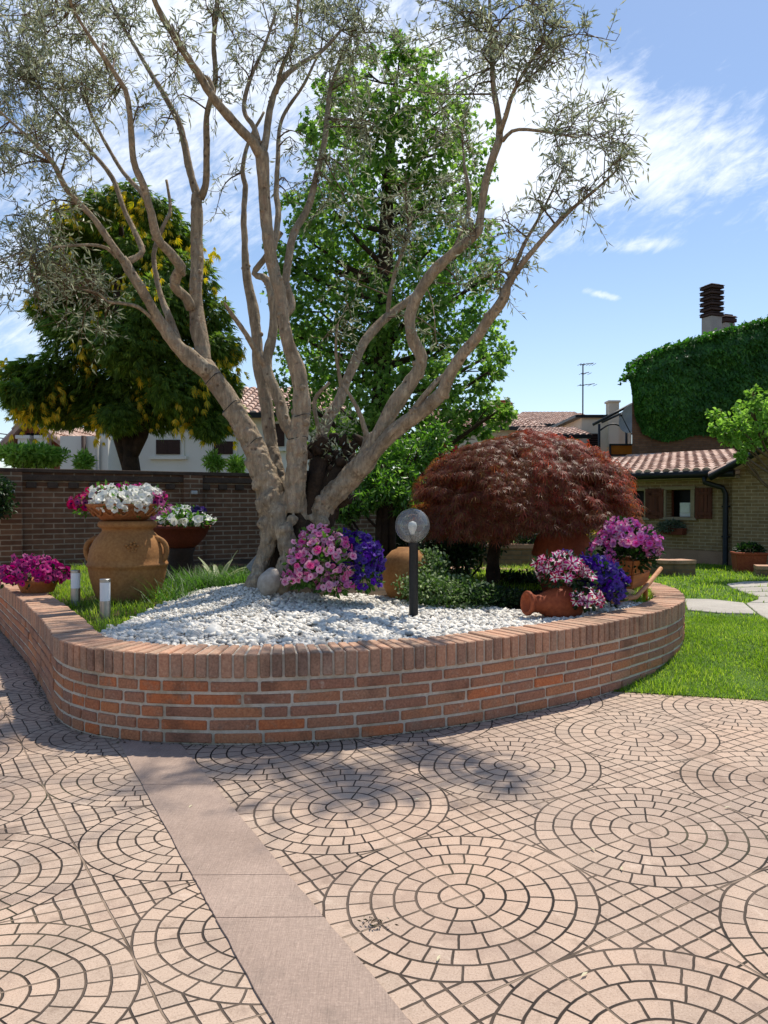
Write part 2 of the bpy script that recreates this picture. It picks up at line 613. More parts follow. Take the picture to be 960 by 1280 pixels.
# ---- concrete strip of slabs
def strip_mat():
    k = Mat('strip_concrete', .85)
    ang = math.atan2(EL1[1] - EL0[1], EL1[0] - EL0[0])
    v = k.mapped((420, 12, 1), (0, 0, -ang + .12))
    lines = k.noise(1, 3, .6, vec=v)
    v2 = k.mapped((30, 130, 1), (0, 0, -ang + .5))
    scr = k.noise(1, 4, .6, vec=v2)
    big = k.noise(1.6, 5)
    col = k.ramp(big, [(.3, '#a58f80'), (.55, '#bba393'), (.72, '#cab3a2')])
    col = k.mix(k.noise(.8, 3).ss(.45, .62) * .55, col, '#b09a8a')
    col = k.mix(.35, col, k.ramp(lines, [(.3, '#3a3a3a'), (.7, '#c4c4c4')]), 'OVERLAY')
    spk = k.noise(150, 4, .75)
    col = k.mix(spk.ss(.52, .7) * .4, col, '#d8c2b0'); col = k.mix((1 - spk.ss(.3, .47)) * .5, col, '#7d6b60')
    col = k.mix(0.22, col, k.ramp(scr, [(.3, '#404040'), (.7, '#c0c0c0')]), 'OVERLAY')
    col = k.mix(k.noise(5, 6).ss(.55, .75) * .4, col, '#6d6259')
    k.color(col); k.bump(lines * .6 + scr * .6, .5, .003)
    return k.m


def fix_normals(o):
    bm = bmesh.new(); bm.from_mesh(o.data); bmesh.ops.recalc_face_normals(bm, faces=bm.faces[:]); bm.to_mesh(o.data); bm.free()


stm = strip_mat()
mb = MB()
eL = Vector((EL1[0] - EL0[0], EL1[1] - EL0[1], 0)); LL = eL.length; eL.normalize()
eR = Vector((ER1[0] - ER0[0], ER1[1] - ER0[1], 0)).normalized()
s = -.35
cuts = [-.35, .62, 1.56, 1.86, 2.75, 3.6, 4.5]
for i in range(len(cuts) - 1):
    a, b = cuts[i] + .0022, cuts[i + 1] - .0022
    p0 = Vector((*EL0, 0)) + eL * a; p1 = Vector((*EL0, 0)) + eL * b
    q0 = Vector((*ER0, 0)) + eR * a; q1 = Vector((*ER0, 0)) + eR * b
    zt = .006 + random.uniform(-.0008, .0008)
    m_ = 14; vs = []
    for i_ in range(m_ + 1):
        f_ = i_ / m_; l_ = p0 + (p1 - p0) * f_; r_ = q0 + (q1 - q0) * f_; w_ = (r_ - l_).normalized()
        l_ = l_ + w_ * (.003 + random.uniform(-.0025, .0025)); r_ = r_ - w_ * (.003 + random.uniform(-.0025, .0025))
        vs += [l_ + Vector((0, 0, -.02)), l_ + Vector((0, 0, zt)), r_ + Vector((0, 0, zt)), r_ + Vector((0, 0, -.02))]
    mb.add(vs, [(4 * i_ + k_, 4 * i_ + k_ + 1, 4 * i_ + 5 + k_, 4 * i_ + 4 + k_) for i_ in range(m_) for k_ in range(3)] + [(0, 3, 2, 1), (4 * m_, 4 * m_ + 1, 4 * m_ + 2, 4 * m_ + 3)])
    continue
    mb.add([p0 + Vector((0, 0, -.02)), q0 + Vector((0, 0, -.02)), q1 + Vector((0, 0, -.02)), p1 + Vector((0, 0, -.02)),
            p0 + Vector((.004, 0, zt)), q0 + Vector((-.004, 0, zt)), q1 + Vector((-.004, 0, zt)), p1 + Vector((.004, 0, zt))],
           [(4, 7, 6, 5), (0, 1, 5, 4), (1, 2, 6, 5), (2, 3, 7, 6), (3, 0, 4, 7)])
o = mb.build('paving_strip', stm, smooth=False); fix_normals(o); o['kind'] = 'structure'

# ---- planter outline
OUT = [(-5.0, 9.5), (-3.4, 6.96), (-2.7, 5.84), (-2.13, 4.86), (-1.96, 4.55), (-1.80, 4.32), (-1.6, 4.15), (-1.37, 4.045), (-1.1, 3.985), (-.67, 3.975),
       (-.13, 4.075), (.41, 4.30), (.8, 4.54), (1.33, 4.92), (1.8, 5.36), (2.15, 5.76), (2.42, 6.2), (2.6, 6.7), (2.69, 7.2),
       (2.67, 7.8), (2.5, 8.5), (2.15, 9.0), (1.6, 9.3), (.8, 9.5), (-.6, 9.6)]
PATH = spline(OUT, .03)[:, :2]
seg = np.linalg.norm(np.diff(PATH, axis=0), axis=1); ARC = np.concatenate([[0], np.cumsum(seg)])


def at(sv_):
    i = int(np.clip(np.searchsorted(ARC, sv_) - 1, 0, len(seg) - 1))
    f = (sv_ - ARC[i]) / seg[i]
    p = PATH[i] * (1 - f) + PATH[i + 1] * f
    i0, i1 = max(i - 2, 0), min(i + 3, len(PATH) - 1)
    t = PATH[i1] - PATH[i0]; t = t / np.linalg.norm(t)
    return Vector((p[0], p[1], 0)), Vector((t[0], t[1], 0)), Vector((t[1], -t[0], 0))     # outward normal: right of travel


_p, _t, _n = at(ARC[-1] * .4)
if (_p + _n * .5 - Vector((0, 7, 0))).length < (_p - Vector((0, 7, 0))).length: SGN = -1
else: SGN = 1
INNER = np.array([(lambda q: (q[0] - q[2] * SGN * .26)[:2])(at(a)) for a in np.arange(0, ARC[-1], .06)])
INNER_POLY = [tuple(p) for p in INNER] + [(-.6, 11.9), (-2.4, 11.0), (-5.0, 9.6)]

brick_m = Mat('planter_brick', .85)
_r = brick_m.geo('Random Per Island')
_c = brick_m.ramp(_r, [(0, '#a8765e'), (.18, '#b37d62'), (.36, '#c08562'), (.52, '#b07c64'), (.66, '#c98456'), (.8, '#ba8a6e'), (.93, '#cd7a4a'), (1, '#a67b66')])
_n1 = brick_m.noise(11, 6, .62); _n2 = brick_m.noise(90, 3)
_c = brick_m.mix(_n1.ss(.5, .72) * .55, _c, '#a98a74')
_c = brick_m.mix(brick_m.noise(4.3, 5).ss(.54, .7) * .5, _c, '#64493d')
_c = brick_m.mix(.45, _c, brick_m.ramp(_n2, [(.3, '#404040'), (.7, '#c0c0c0')]), 'OVERLAY')
_c = brick_m.mix(brick_m.noise(26, 5).ss(.62, .75) * .45, _c, '#c9b8a4')
brick_m.color(_c); brick_m.bump(_n1 * .7 + _n2 * .5, .7, .006)
cop_m = Mat('coping_brick', .85)
_r = cop_m.geo('Random Per Island')
_c = cop_m.ramp(_r, [(0, '#a37e6a'), (.25, '#b98d73'), (.5, '#c0967b'), (.75, '#cb9a7a'), (1, '#b08e7b')])
_n1 = cop_m.noise(10, 6, .62); _n2 = cop_m.noise(80, 3)
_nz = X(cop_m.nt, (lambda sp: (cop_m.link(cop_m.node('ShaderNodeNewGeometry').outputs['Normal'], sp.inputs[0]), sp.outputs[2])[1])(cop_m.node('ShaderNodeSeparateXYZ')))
_c = cop_m.mix(_nz.ss(.6, .9) * .5, _c, '#d8b898')        # upper faces painted paler, standing in for sun on the coping top
_c = cop_m.mix(_n1.ss(.48, .72) * .5, _c, '#b49a84')
_c = cop_m.mix(cop_m.noise(3.3, 5).ss(.55, .7) * .5, _c, '#5f4a3e')
_c = cop_m.mix(.45, _c, cop_m.ramp(_n2, [(.3, '#404040'), (.7, '#c0c0c0')]), 'OVERLAY')
cop_m.color(_c); cop_m.bump(_n1 * .7 + _n2 * .5, .7, .006)
mortar_m = stone('mortar', '#beb2a1', '#d0c5b4', 14, .95, .6, .006, '#a3967f')

planter = thing('raised_planter', 'low curved red brick planter wall ringing the white pebbles and olive tree', 'planter', (0, 6.5, 0))


def brick(mb, s0, s1, z0, z1, d0, d1, jit=.0025, seg=1):
    """one brick following the planter outline from s0 to s1, d0 proud of the outline, d1 deep"""
    ks = [s0 + (s1 - s0) * i / seg for i in range(seg + 1)]
    vs = []
    dj = random.uniform(-jit, jit); a = random.uniform(-jit, jit) * .6
    for kk, sv_ in enumerate(ks):
        p, t, n = at(sv_); n = n * SGN
        for d in (d0 + dj + a * (kk - .5), -d1):
            for z in (z0 + random.uniform(-jit, jit) * .5, z1 + random.uniform(-jit, jit) * .6):
                q = p + n * d; vs.append((q.x + random.uniform(-jit, jit) * .5, q.y + random.uniform(-jit, jit) * .5, z))
    fs = []
    for i in range(seg):
        b = i * 4; c = b + 4
        fs += [(b, b + 1, c + 1, c), (b + 2, c + 2, c + 3, b + 3), (b + 1, b + 3, c + 3, c + 1), (b, c, c + 2, b + 2)]
    fs += [(0, 2, 3, 1), (seg * 4, seg * 4 + 1, seg * 4 + 3, seg * 4 + 2)]
    mb.add(vs, fs)


ROW = .0672
mb = MB()
END = ARC[-1] - .3
for c in range(-1, 5):
    s = .0 + (.125 if c % 2 else 0)
    while s < END:
        L = .243 + random.uniform(-.006, .006)
        if random.random() < .06: L = .118
        p0, t0, _ = at(s); p1, t1, _ = at(s + L)
        if t0.angle(t1) > .16: L = .118
        brick(mb, s, s + L, c * ROW + .004 + .004, (c + 1) * ROW - .0108 + .004, .0, .10, .0036)
        s += L + .0145
bw_ = mb.build('brick_course', brick_m.m, planter, smooth=False, bevel=.005)
# flip faces outwards
def fix_normals(o):
    bm = bmesh.new(); bm.from_mesh(o.data); bmesh.ops.recalc_face_normals(bm, faces=bm.faces[:]); bm.to_mesh(o.data); bm.free()
fix_normals(bw_)
mb = MB(); s = 0
ZT = .475
while s < END:
    wd = .0535 + random.uniform(-.003, .003)
    brick(mb, s, s + wd, 5 * ROW + .012, ZT + random.uniform(-.004, .004), .003, .25 + random.uniform(-.006, .006), .003)
    s += wd + .0125
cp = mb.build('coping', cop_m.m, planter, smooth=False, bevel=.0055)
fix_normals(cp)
mb = MB()
ks = np.arange(0, END, .05)
vs = []
for a in ks:
    p, t, n = at(a); n = n * SGN
    for d, z in ((-.0095, -.1), (-.0095, ZT - .009), (-.24, ZT - .009), (-.24, -.1)):
        q = p + n * d; vs.append((q.x, q.y, z))
fs = []
for i in range(len(ks) - 1):
    for j in range(3):
        b = i * 4 + j; fs.append((b, b + 1, b + 5, b + 4))
mb.add(vs, fs); mo = mb.build('mortar', mortar_m, planter, smooth=False); fix_normals(mo)


# ---- the bed inside
def bedz(x, y):
    return .425 + .11 * np.exp(-(((x + 1.05) / .55) ** 2 + ((y - 6.45) / .55) ** 2)) + .02 * np.sin(x * 2.1) * np.cos(y * 1.7) + .03 * np.clip((y - 5) / 3, 0, 1)


soil_m = stone('dark_soil', '#2a2119', '#463727', 9, .95, .8, .02, '#5a4934')
gx = np.arange(-5.2, 2.9, .12); gy = np.arange(3.8, 12.2, .12)
XX, YY = np.meshgrid(gx, gy); pts = np.stack([XX.ravel(), YY.ravel()], 1)
poly_b = [(p[0], p[1]) for p in INNER] + [(-.6, 11.9), (-2.4, 11.0), (-5.0, 9.6)]
ok = in_poly(pts, poly_b) | (dist_path(pts, INNER) < .13)
zz = bedz(pts[:, 0], pts[:, 1]) - .02
idx = -np.ones(len(pts), int); idx[ok] = np.arange(ok.sum())
V = np.column_stack([pts[ok], zz[ok]])
fs = []
nx_ = len(gx)
for j in range(len(gy) - 1):
    for i in range(nx_ - 1):
        q = [idx[j * nx_ + i], idx[j * nx_ + i + 1], idx[(j + 1) * nx_ + i + 1], idx[(j + 1) * nx_ + i]]
        if min(q) >= 0: fs.append(q)
mb = MB(); mb.add(V, fs); mb.build('soil', soil_m, planter)


# white pebbles
def gpx(poly, z=.44): return [tuple(G(a, b, z)[:2]) for a, b in poly]


PEB = gpx([(118, 792), (180, 765), (235, 748), (285, 734), (318, 735), (345, 750), (400, 750), (450, 745), (480, 748), (520, 756), (560, 757),
           (600, 755), (650, 762), (690, 768), (740, 757), (770, 752), (800, 744), (905, 760), (760, 860), (400, 900), (60, 860)])


def pebbles(name, n, size, poly, m, layers=.5, seed=1, sub=1, omit=None):
    rng = np.random.default_rng(seed)
    pl = np.array(poly); lo, hi = pl.min(0), pl.max(0)
    pts = lo + rng.random((n * 6, 2)) * (hi - lo)
    ok = in_poly(pts, poly) & in_poly(pts, INNER_POLY) & (dist_path(pts, INNER) > .012)
    if omit is not None: ok &= ~in_poly(pts, omit) | (rng.random(len(pts)) < .06)
    pts = pts[ok][:n]
    n = len(pts)
    v, f = ico(sub); v = np.array(v); f = np.array(f)
    sz = size * np.exp(rng.normal(0, .28, n))
    S = np.stack([sz * rng.uniform(.9, 1.45, n), sz * rng.uniform(.7, 1.1, n), sz * rng.uniform(.5, .8, n)], 1)
    q = rng.normal(size=(n, 4)); q[:, 1:3] *= .28; q /= np.linalg.norm(q, axis=1, keepdims=True)
    w_, x_, y_, z_ = q.T
    M = np.stack([np.stack([1 - 2 * (y_ * y_ + z_ * z_), 2 * (x_ * y_ - z_ * w_), 2 * (x_ * z_ + y_ * w_)], -1),
                  np.stack([2 * (x_ * y_ + z_ * w_), 1 - 2 * (x_ * x_ + z_ * z_), 2 * (y_ * z_ - x_ * w_)], -1),
                  np.stack([2 * (x_ * z_ - y_ * w_), 2 * (y_ * z_ + x_ * w_), 1 - 2 * (x_ * x_ + y_ * y_)], -1)], -2)
    bump_ = 1 + .12 * rng.normal(size=(n, len(v), 1)).clip(-1.5, 1.5)
    loc = np.column_stack([pts, bedz(pts[:, 0], pts[:, 1]) + rng.uniform(-.3, layers, n) * size])
    W = np.einsum('nij,nkj->nki', M, v[None] * bump_ * S[:, None, :]) + loc[:, None, :]
    loops = (np.arange(n)[:, None, None] * len(v) + f[None]).ravel()
    starts = np.arange(n * len(f)) * 3
    o = np_mesh(name, W.reshape(-1, 3), loops, starts, m, None, True)
    return o


peb_m = Mat('pebble', .55, .4)
_c = peb_m.ramp(peb_m.geo('Random Per Island'), [(0, '#8f8a82'), (.1, '#c9c3b8'), (.4, '#e4ded2'), (.75, '#eee8dc'), (1, '#f2ece0')])
peb_m.color(peb_m.mix(peb_m.noise(40, 4).ss(.5, .75) * .35, _c, '#8c8f90')); peb_m.bump(peb_m.noise(120, 3), .15, .002)
FINE = gpx([(178, 762), (235, 748), (285, 730), (325, 735), (340, 752), (318, 768), (262, 766), (215, 772)], .48)
o = pebbles('white_pebbles', 9500, .0172, PEB, peb_m.m, .8, 3, omit=FINE)
tag(o, 'white rounded pebbles spread over the front of the brick planter', 'pebbles', kind='stuff')
o = pebbles('fine_gravel', 9000, .0092, FINE, peb_m.m, 3.2, 5)
tag(o, 'heap of fine white gravel at the foot of the olive trunk', 'gravel', kind='stuff')


# ---- grass
def grass(name, n, poly, zf, h, wd, m, seed, keep=None, lean=.5, clump=None):
    rng = np.random.default_rng(seed)
    pl = np.array(poly); lo, hi = pl.min(0), pl.max(0)
    pts = lo + rng.random((n * 5, 2)) * (hi - lo)
    ok = in_poly(pts, poly)
    if keep is not None: ok &= keep(pts)
    pts = pts[ok][:n]; n = len(pts)
    hh = h * np.exp(rng.normal(0, .3, n))
    if clump:
        c = np.array([mnoise.noise(Vector((p[0] * clump, p[1] * clump, seed))) for p in pts]); hh *= (1 + .7 * c)
    Pn = np.column_stack([pts, zf(pts[:, 0], pts[:, 1]) - .004])
    a = rng.random(n) * 2 * PI
    ln = rng.random(n) * lean
    D = np.column_stack([np.cos(a) * ln, np.sin(a) * ln, np.ones(n)])
    N = np.column_stack([np.cos(a), np.sin(a), np.zeros(n)])
    return Leaves().add(Pn, D, N, hh, wd * rng.uniform(.7, 1.3, n), BLADE).build(name, m)


def turf_mat(name, c1, c2, c3):
    k = Mat(name, .9)
    n = k.noise(3, 5)
    col = k.ramp(n, [(.3, c1), (.55, c2), (.75, c3)])
    k.color(k.mix(.5, col, k.ramp(k.noise(70, 3), [(.3, '#303030'), (.7, '#d0d0d0')]), 'OVERLAY')); k.bump(k.noise(90, 3), .8, .02)
    return k.m


grass_m = leaf_mat('lawn_blade', ['#627f28', '#759433', '#88a53f', '#6c8a30', '#a3b251'], .5, patch=('#5a7a26', 2.2))
turf_m = turf_mat('turf', '#4a661e', '#5c7c28', '#6d8a30')
BEDG = gpx([(75, 770), (60, 742), (62, 730), (100, 712), (330, 712), (318, 722), (285, 730), (235, 748), (180, 766), (122, 792), (100, 790)])
o = grass('bed_grass', 15000, BEDG, bedz, .055, .006, grass_m, 4, keep=lambda p: in_poly(p, INNER_POLY), clump=2.5)
tag(o, 'bright green grass growing round the big terracotta amphora', 'grass', kind='stuff')
BEDG2 = gpx([(570, 722), (600, 712), (690, 712), (690, 738), (640, 742), (585, 740)])
o = grass('bed_grass', 3500, BEDG2, bedz, .06, .008, grass_m, 6)
tag(o, 'bright green grass patch under the dark red maple', 'grass', kind='stuff')
BEDG3 = gpx([(798, 742), (812, 728), (826, 734), (826, 748), (806, 758), (790, 757)])
o = grass('bed_grass', 1500, BEDG3, bedz, .075, .007, grass_m, 8, keep=lambda p: in_poly(p, INNER_POLY))
tag(o, 'small grass tuft beside the leg of the wooden barrow', 'grass', kind='stuff')


def lawnz(x, y):
    s_ = np.clip((y - 5.0) / 1.4, 0, 1); s_ = s_ * s_ * (3 - 2 * s_)
    return .006 + .124 * s_ - .1 * np.clip((y - 8) / 6.5, 0, 1)


LAWN = [tuple(edge[0]), tuple(edge[1]), (12, 24), (-1, 24), (-1, 10), (.5, 9.0)]
gx = np.arange(-1, 12.5, .3); gy = np.arange(4.2, 24.5, .3)
mb = MB(); vs = []; fs = []
nrow = 40; ncol = 40
for j in range(nrow + 1):
    f = (j / nrow) ** 1.7
    for i in range(ncol + 1):
        g_ = i / ncol
        a = edge[0] * (1 - g_) + edge[1] * g_
        b = Vector((-3 + 17 * g_, 26))
        q = a * (1 - f) + b * f
        vs.append((q.x, q.y, float(lawnz(q.x, q.y))))
for j in range(nrow):
    for i in range(ncol):
        a = j * (ncol + 1) + i; fs.append((a, a + 1, a + ncol + 2, a + ncol + 1))
mb.add(vs, fs); o = mb.build('lawn', turf_m); o['kind'] = 'structure'

# flagstone path lying in the lawn
SLAB = [gpx(q, .1) for q in ([(855, 751), (888, 751.5), (930, 757), (946, 772), (900, 771), (860, 767)],
                             [(932, 757), (985, 757), (1010, 779), (960, 780), (948, 772)],
                             [(948, 748), (1000, 747), (1012, 756), (936, 756.3), (948, 752)],
                             [(930, 741.5), (990, 740), (1000, 746.3), (947, 747.3)],
                             [(916, 735), (980, 733), (990, 739.3), (929, 740.8)],
                             [(908, 729.5), (930, 726), (975, 725), (980, 732.3), (915, 734.2)])]
slab_m = stone('flagstone', '#a39c92', '#b9b2a6', 3, .85, .3, .004, '#8d877e')
mb = MB()
for q in SLAB:
    c = sum((Vector((*a, 0)) for a in q), Vector()) / len(q)
    top = [Vector((*a, 0)) for a in q]
    n = len(q)
    vs = [(p.x, p.y, float(lawnz(c.x, c.y)) - .03) for p in top] + [(p.x, p.y, float(lawnz(p.x, p.y)) + .014) for p in top]
    fs = [tuple(range(n, 2 * n))] + [(i, (i + 1) % n, n + (i + 1) % n, n + i) for i in range(n)]
    mb.add(vs, fs)
o = mb.build('path', slab_m, smooth=False, bevel=.006); fix_normals(o); o['kind'] = 'structure'

_outer = [tuple(p) for p in PATH]


def lawn_keep(p):
    k = ~in_poly(p, [tuple(q) for q in PATH] + [(-5, 12)])
    for q in SLAB: k &= ~in_poly(p, q)
    return k


LN1 = [tuple(edge[0] + ld * -.1 + Vector((-.01, -.025))), tuple(edge[0] + ld * 2.6 + Vector((-.01, -.025))), (5.2, 7.6), (2.2, 7.6)]
o = grass('lawn_grass', 46000, LN1, lawnz, .030, .0055, grass_m, 12, keep=lawn_keep, clump=3)
tag(o, 'short bright green lawn beside the curved brick planter', 'grass', kind='stuff')
LN2 = [(2.2, 7.6), (5.2, 7.6), (11, 15.5), (0.5, 15.5), (0.5, 9.6), (1.6, 9.35), (2.5, 8.6)]
o = grass('lawn_grass', 30000, LN2, lawnz, .05, .013, grass_m, 13, keep=lawn_keep, clump=2)
tag(o, 'sunlit lawn between the flagstone path and the brick outbuilding', 'grass', kind='stuff')

# litter gathered along the foot of the planter
rg0 = np.random.default_rng(9); n = 900
sp0 = rg0.random(n) * (ARC[-1] * .62); LPos = []
for s_ in sp0:
    p, t, nn_ = at(s_); q = p + nn_ * SGN * abs(rg0.normal()) * .022; LPos.append((q.x, q.y, .006 + rg0.random() * .006))
lit_m = leaf_mat('litter', ['#3a2c1e', '#54422e', '#6d5a3e', '#3f4a22', '#2c2218'], .1)
o = Leaves().add(np.array(LPos), rdir(n, rg0) * np.array([1, 1, .25]), rdir(n, rg0) * .4 + np.array([0, 0, 1.]), rg0.uniform(.012, .03, n), rg0.uniform(.004, .011, n), LANCE).build('leaf_litter', lit_m)
tag(o, 'thin line of brown leaf litter and moss along the foot of the brick planter', 'litter', kind='stuff')
# ================================================================== garden wall
def rotz_mesh(o, origin, ang):
    o.location = origin; o.rotation_euler = (0, 0, ang)


fence_m = brick_tex('garden_wall_brick', '#6b4b37', '#825f46', '#a08c74', .25, .0667, .0095)
dark_m = stone('dark_coping', '#3d322a', '#55463a', 8, .9, .5, .006)
F0 = Vector((-4.77, 9.54, 0)); FD = Vector((2.62, 1.55, 0)).normalized(); FANG = math.atan2(FD.y, FD.x); FLEN = 8.2
FT = 1.55
wall = thing('garden_wall', 'dark brown brick garden wall with toothed brick band behind the amphora', 'wall', F0)
wall.rotation_euler = (0, 0, FANG)
mb = MB(); mb.box((FLEN / 2, .12, FT / 2 + .1 - .05), (FLEN, .2, FT + .1))
mb.build('wall_panel', fence_m, wall, smooth=False, local=True)
mb = MB(); mb.box((FLEN / 2, .12, FT + .125), (FLEN + .05, .27, .05)); mb.build('coping', dark_m, wall, smooth=False, local=True, bevel=.006)
mb = MB()
x = .36
while x < FLEN - .2:
    mb.box((x, -.0, FT - .06), (.12, .06, .075)); x += .25
mb.box((FLEN / 2, -.003, FT + .035), (FLEN - .06, .05, .07))
mb.build('dentil_band', dark_m, wall, smooth=False, local=True, bevel=.004)
for x in (.12, 2.42, 4.75, 7.0):
    mb = MB(); mb.box((x, .085, FT / 2 + .02), (.26, .3, FT + .16)); mb.build('pillar', fence_m, wall, smooth=False, local=True)
    if x < 4:
        mb = MB(); mb.box((x + .0, -.09, FT - .14), (.085, .05, .05)); mb.build('wall_lamp', stone('lamp_plastic', '#a8a8a4', '#b4b4b0', 4, .5), wall, smooth=False, local=True, bevel=.006)

# old wooden gate post at the wall's end
wood_dark = Mat('old_wood', .75)
_w = wood_dark.noise(1, 5, .6, vec=wood_dark.mapped((30, 30, 2.5)))
wood_dark.color(wood_dark.ramp(_w, [(.3, '#4b2c1c'), (.7, '#7a4a2d')])); wood_dark.bump(_w, .4, .004); wood_dark = wood_dark.m
g = thing('garden_gate', 'brown board gate at the end of the dark garden wall', 'gate', (-4.95, 9.5, 0))
mb = MB()
for i in range(7): mb.box((-4.86 - i * .125, 9.50 - i * .03, .66), (.118, .03, 1.3), .24)
mb.build('board', wood_dark, g, smooth=False, bevel=.003)
mb = MB()
for z in (.62,): mb.box((-5.24, 9.395, z), (.85, .03, .09), .235)
mb.build('rail', wood_dark, g, smooth=False, bevel=.003)

# ================================================================== terracotta
terra = stone('terracotta', '#9c5f36', '#b07243', 5, .75, .25, .004, '#8a5a38', 40)
terra_old = stone('terracotta_weathered', '#96663a', '#ad7b47', 4, .8, .35, .005, '#7d6040', 45)
terra_red = stone('terracotta_red', '#8a4227', '#a0512f', 5, .75, .25, .004, '#7a3c26', 40)
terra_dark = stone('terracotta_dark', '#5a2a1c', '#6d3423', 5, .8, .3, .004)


def zb(x, y): return float(bedz(x, y))


# amphora
AY = 6.55; ax_, ay_ = P(160, 745, AY).x, AY; AZ = zb(ax_, ay_) - .01; k = AY / FPX
amph = thing('amphora', 'wide two handled terracotta amphora on the grass, carrying a bowl of white petunias', 'jar', (ax_, ay_, AZ))
pr = [(.0, 0), (36, 0), (38, 3), (42.5, 14), (46.5, 27), (48.6, 38), (49.0, 42.2), (50.4, 43), (50.6, 46), (49.3, 47), (48.6, 54), (46.5, 64), (42, 74), (36.5, 81), (33, 84.5),
      (31.5, 87), (32, 89.5), (35, 90.5), (36.8, 93), (36.5, 96.5), (34.5, 98.5), (30.5, 98.8), (29, 95), (28, 84), (0, 82)]
pr = [(r * k * .965, z * k) for r, z in pr]
mb = MB(); mb.lathe(pr, (ax_, ay_, AZ), 56)
body = mb.build('body', terra_old, amph)
for sgn in (-1, 1):
    c = Vector((ax_, ay_, AZ)); d = Vector((sgn, -.12, 0)).normalized()
    pts = [c + d * (r * k) + Vector((0, 0, z * k)) for r, z in ((44, 50), (47.5, 53), (50, 58), (50, 66), (47, 72), (42, 75.5), (36, 76.5))]
    sp_ = spline([(*p, 1) for p in pts], .015)[:, :3]
    mb = MB(); mb.tube(sp_, [.023 if 2 < i < len(sp_) - 2 else .03 for i in range(len(sp_))], 10)
    mb.build('handle', terra_old, amph)
mb = MB(); d = Vector((.42, -.9, 0)).normalized(); c = Vector((ax_, ay_, AZ + 68 * k)) + d * (44.0 * k)
for i in range(12):
    a = i * 2.4; rr = .012 * math.sqrt(i) * 1.05
    tn = Vector((-d.y, d.x, 0))
    mb.ball(c + tn * math.cos(a) * rr * 1.3 + Vector((0, 0, math.sin(a) * rr)), .0135, 1)
mb.build('emblem', terra_old, amph)

# bowl on the amphora
BZ = AZ + 98.8 * k
bowl = thing('terracotta_bowl', 'shallow scalloped terracotta bowl on the amphora mouth', 'bowl', (ax_ - .03, ay_, BZ))
pr = [(0, 0), (24, 0), (27, 1), (34, 7), (41, 14.5), (44.5, 18), (45.8, 19.5), (45.6, 21), (43.5, 21), (41, 17), (0, 15)]
mb = MB(); mb.lathe([(r * k, z * k) for r, z in pr], (ax_ - .03, ay_, BZ), 48); mb.build('body', terra, bowl)
mb = MB()
for i in range(9):
    a0 = R(200 + i * 25); n = 10
    pts = [Vector((ax_ - .03 + math.cos(a0 + R(25) * t / n) * (.243 + .048 * (1 - math.sin(PI * t / n))), ay_ + math.sin(a0 + R(25) * t / n) * (.243 + .048 * (1 - math.sin(PI * t / n))), BZ + .045 + .06 * (1 - math.sin(PI * t / n)))) for t in range(n + 1)]
    mb.tube(pts, .010, 6)
mb.build('garland', terra, bowl)

# bowl on a pedestal behind
PY_ = 7.9; px_ = P(226, 680, PY_).x; k2 = PY_ / FPX; PZ = zb(px_, PY_)
ped = thing('pedestal_bowl', 'dark red terracotta bowl on a pedestal in the shade of the garden wall', 'bowl', (px_, PY_, PZ))
zt = P(226, 657, PY_).z - PZ
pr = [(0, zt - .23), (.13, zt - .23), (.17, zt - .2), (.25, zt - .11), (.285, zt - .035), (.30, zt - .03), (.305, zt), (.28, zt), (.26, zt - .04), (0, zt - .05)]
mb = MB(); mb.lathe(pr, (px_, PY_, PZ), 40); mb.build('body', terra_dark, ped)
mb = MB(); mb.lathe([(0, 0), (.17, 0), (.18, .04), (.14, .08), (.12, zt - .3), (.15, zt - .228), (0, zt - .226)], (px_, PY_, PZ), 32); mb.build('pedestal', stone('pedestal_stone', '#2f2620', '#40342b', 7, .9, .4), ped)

# low pot on the planter's far corner
QY = 6.75; qx = P(47, 738, QY).x; QZ = ZT + .002
pot = thing('low_pot', 'low round terracotta pot standing on the brick coping by the dark wall', 'pot', (qx, QY, QZ))
pr = [(0, 0), (.125, 0), (.135, .01), (.165, .085), (.178, .09), (.18, .115), (.165, .115), (.155, .09), (0, .08)]
mb = MB(); mb.lathe(pr, (qx, QY, QZ), 40); mb.build('body', terra, pot)

# round jar behind the lamp
JY = 6.55; jx = P(507, 720, JY).x; JZ = zb(jx, JY) - .015; kj = JY / FPX
jar = thing('round_jar', 'plain rounded orange terracotta jar behind the globe lamp', 'jar', (jx, JY, JZ))
pr = [(0, 0), (17, 0), (21, 3), (27, 16), (29.5, 30), (28.5, 44), (24.5, 55), (17.5, 62.5), (11, 65), (10, 66.5), (8, 66.5), (7, 63), (0, 62)]
mb = MB(); mb.lathe([(r * kj, z * kj) for r, z in pr], (jx, JY, JZ), 44); mb.build('body', terra_old, jar)

# tall oil jar under the maple
OY = 7.0; ox = P(703, 700, OY).x; OZ = zb(ox, OY) - .01; ko = OY / FPX
oj = thing('oil_jar', 'tall reddish terracotta oil jar partly hidden under the dark maple', 'jar', (ox, OY, OZ))
h0 = (P(703, 691, OY).z - OZ) / ko
pr = [(0, 0), (22, 0), (24, 3), (31, 22), (36.5, h0 - 3), (38, h0 - 2), (38, h0 + 1.5), (37, h0 + 2.5), (34.5, h0 + 14), (29, h0 + 24), (21, h0 + 31), (17.5, h0 + 33), (17, h0 + 37), (20, h0 + 39), (20, h0 + 42), (15, h0 + 42), (14, h0 + 33), (0, h0 + 30)]
mb = MB(); mb.lathe([(r * ko, z * ko) for r, z in pr], (ox, OY, OZ), 48); mb.build('body', terra_red, oj)

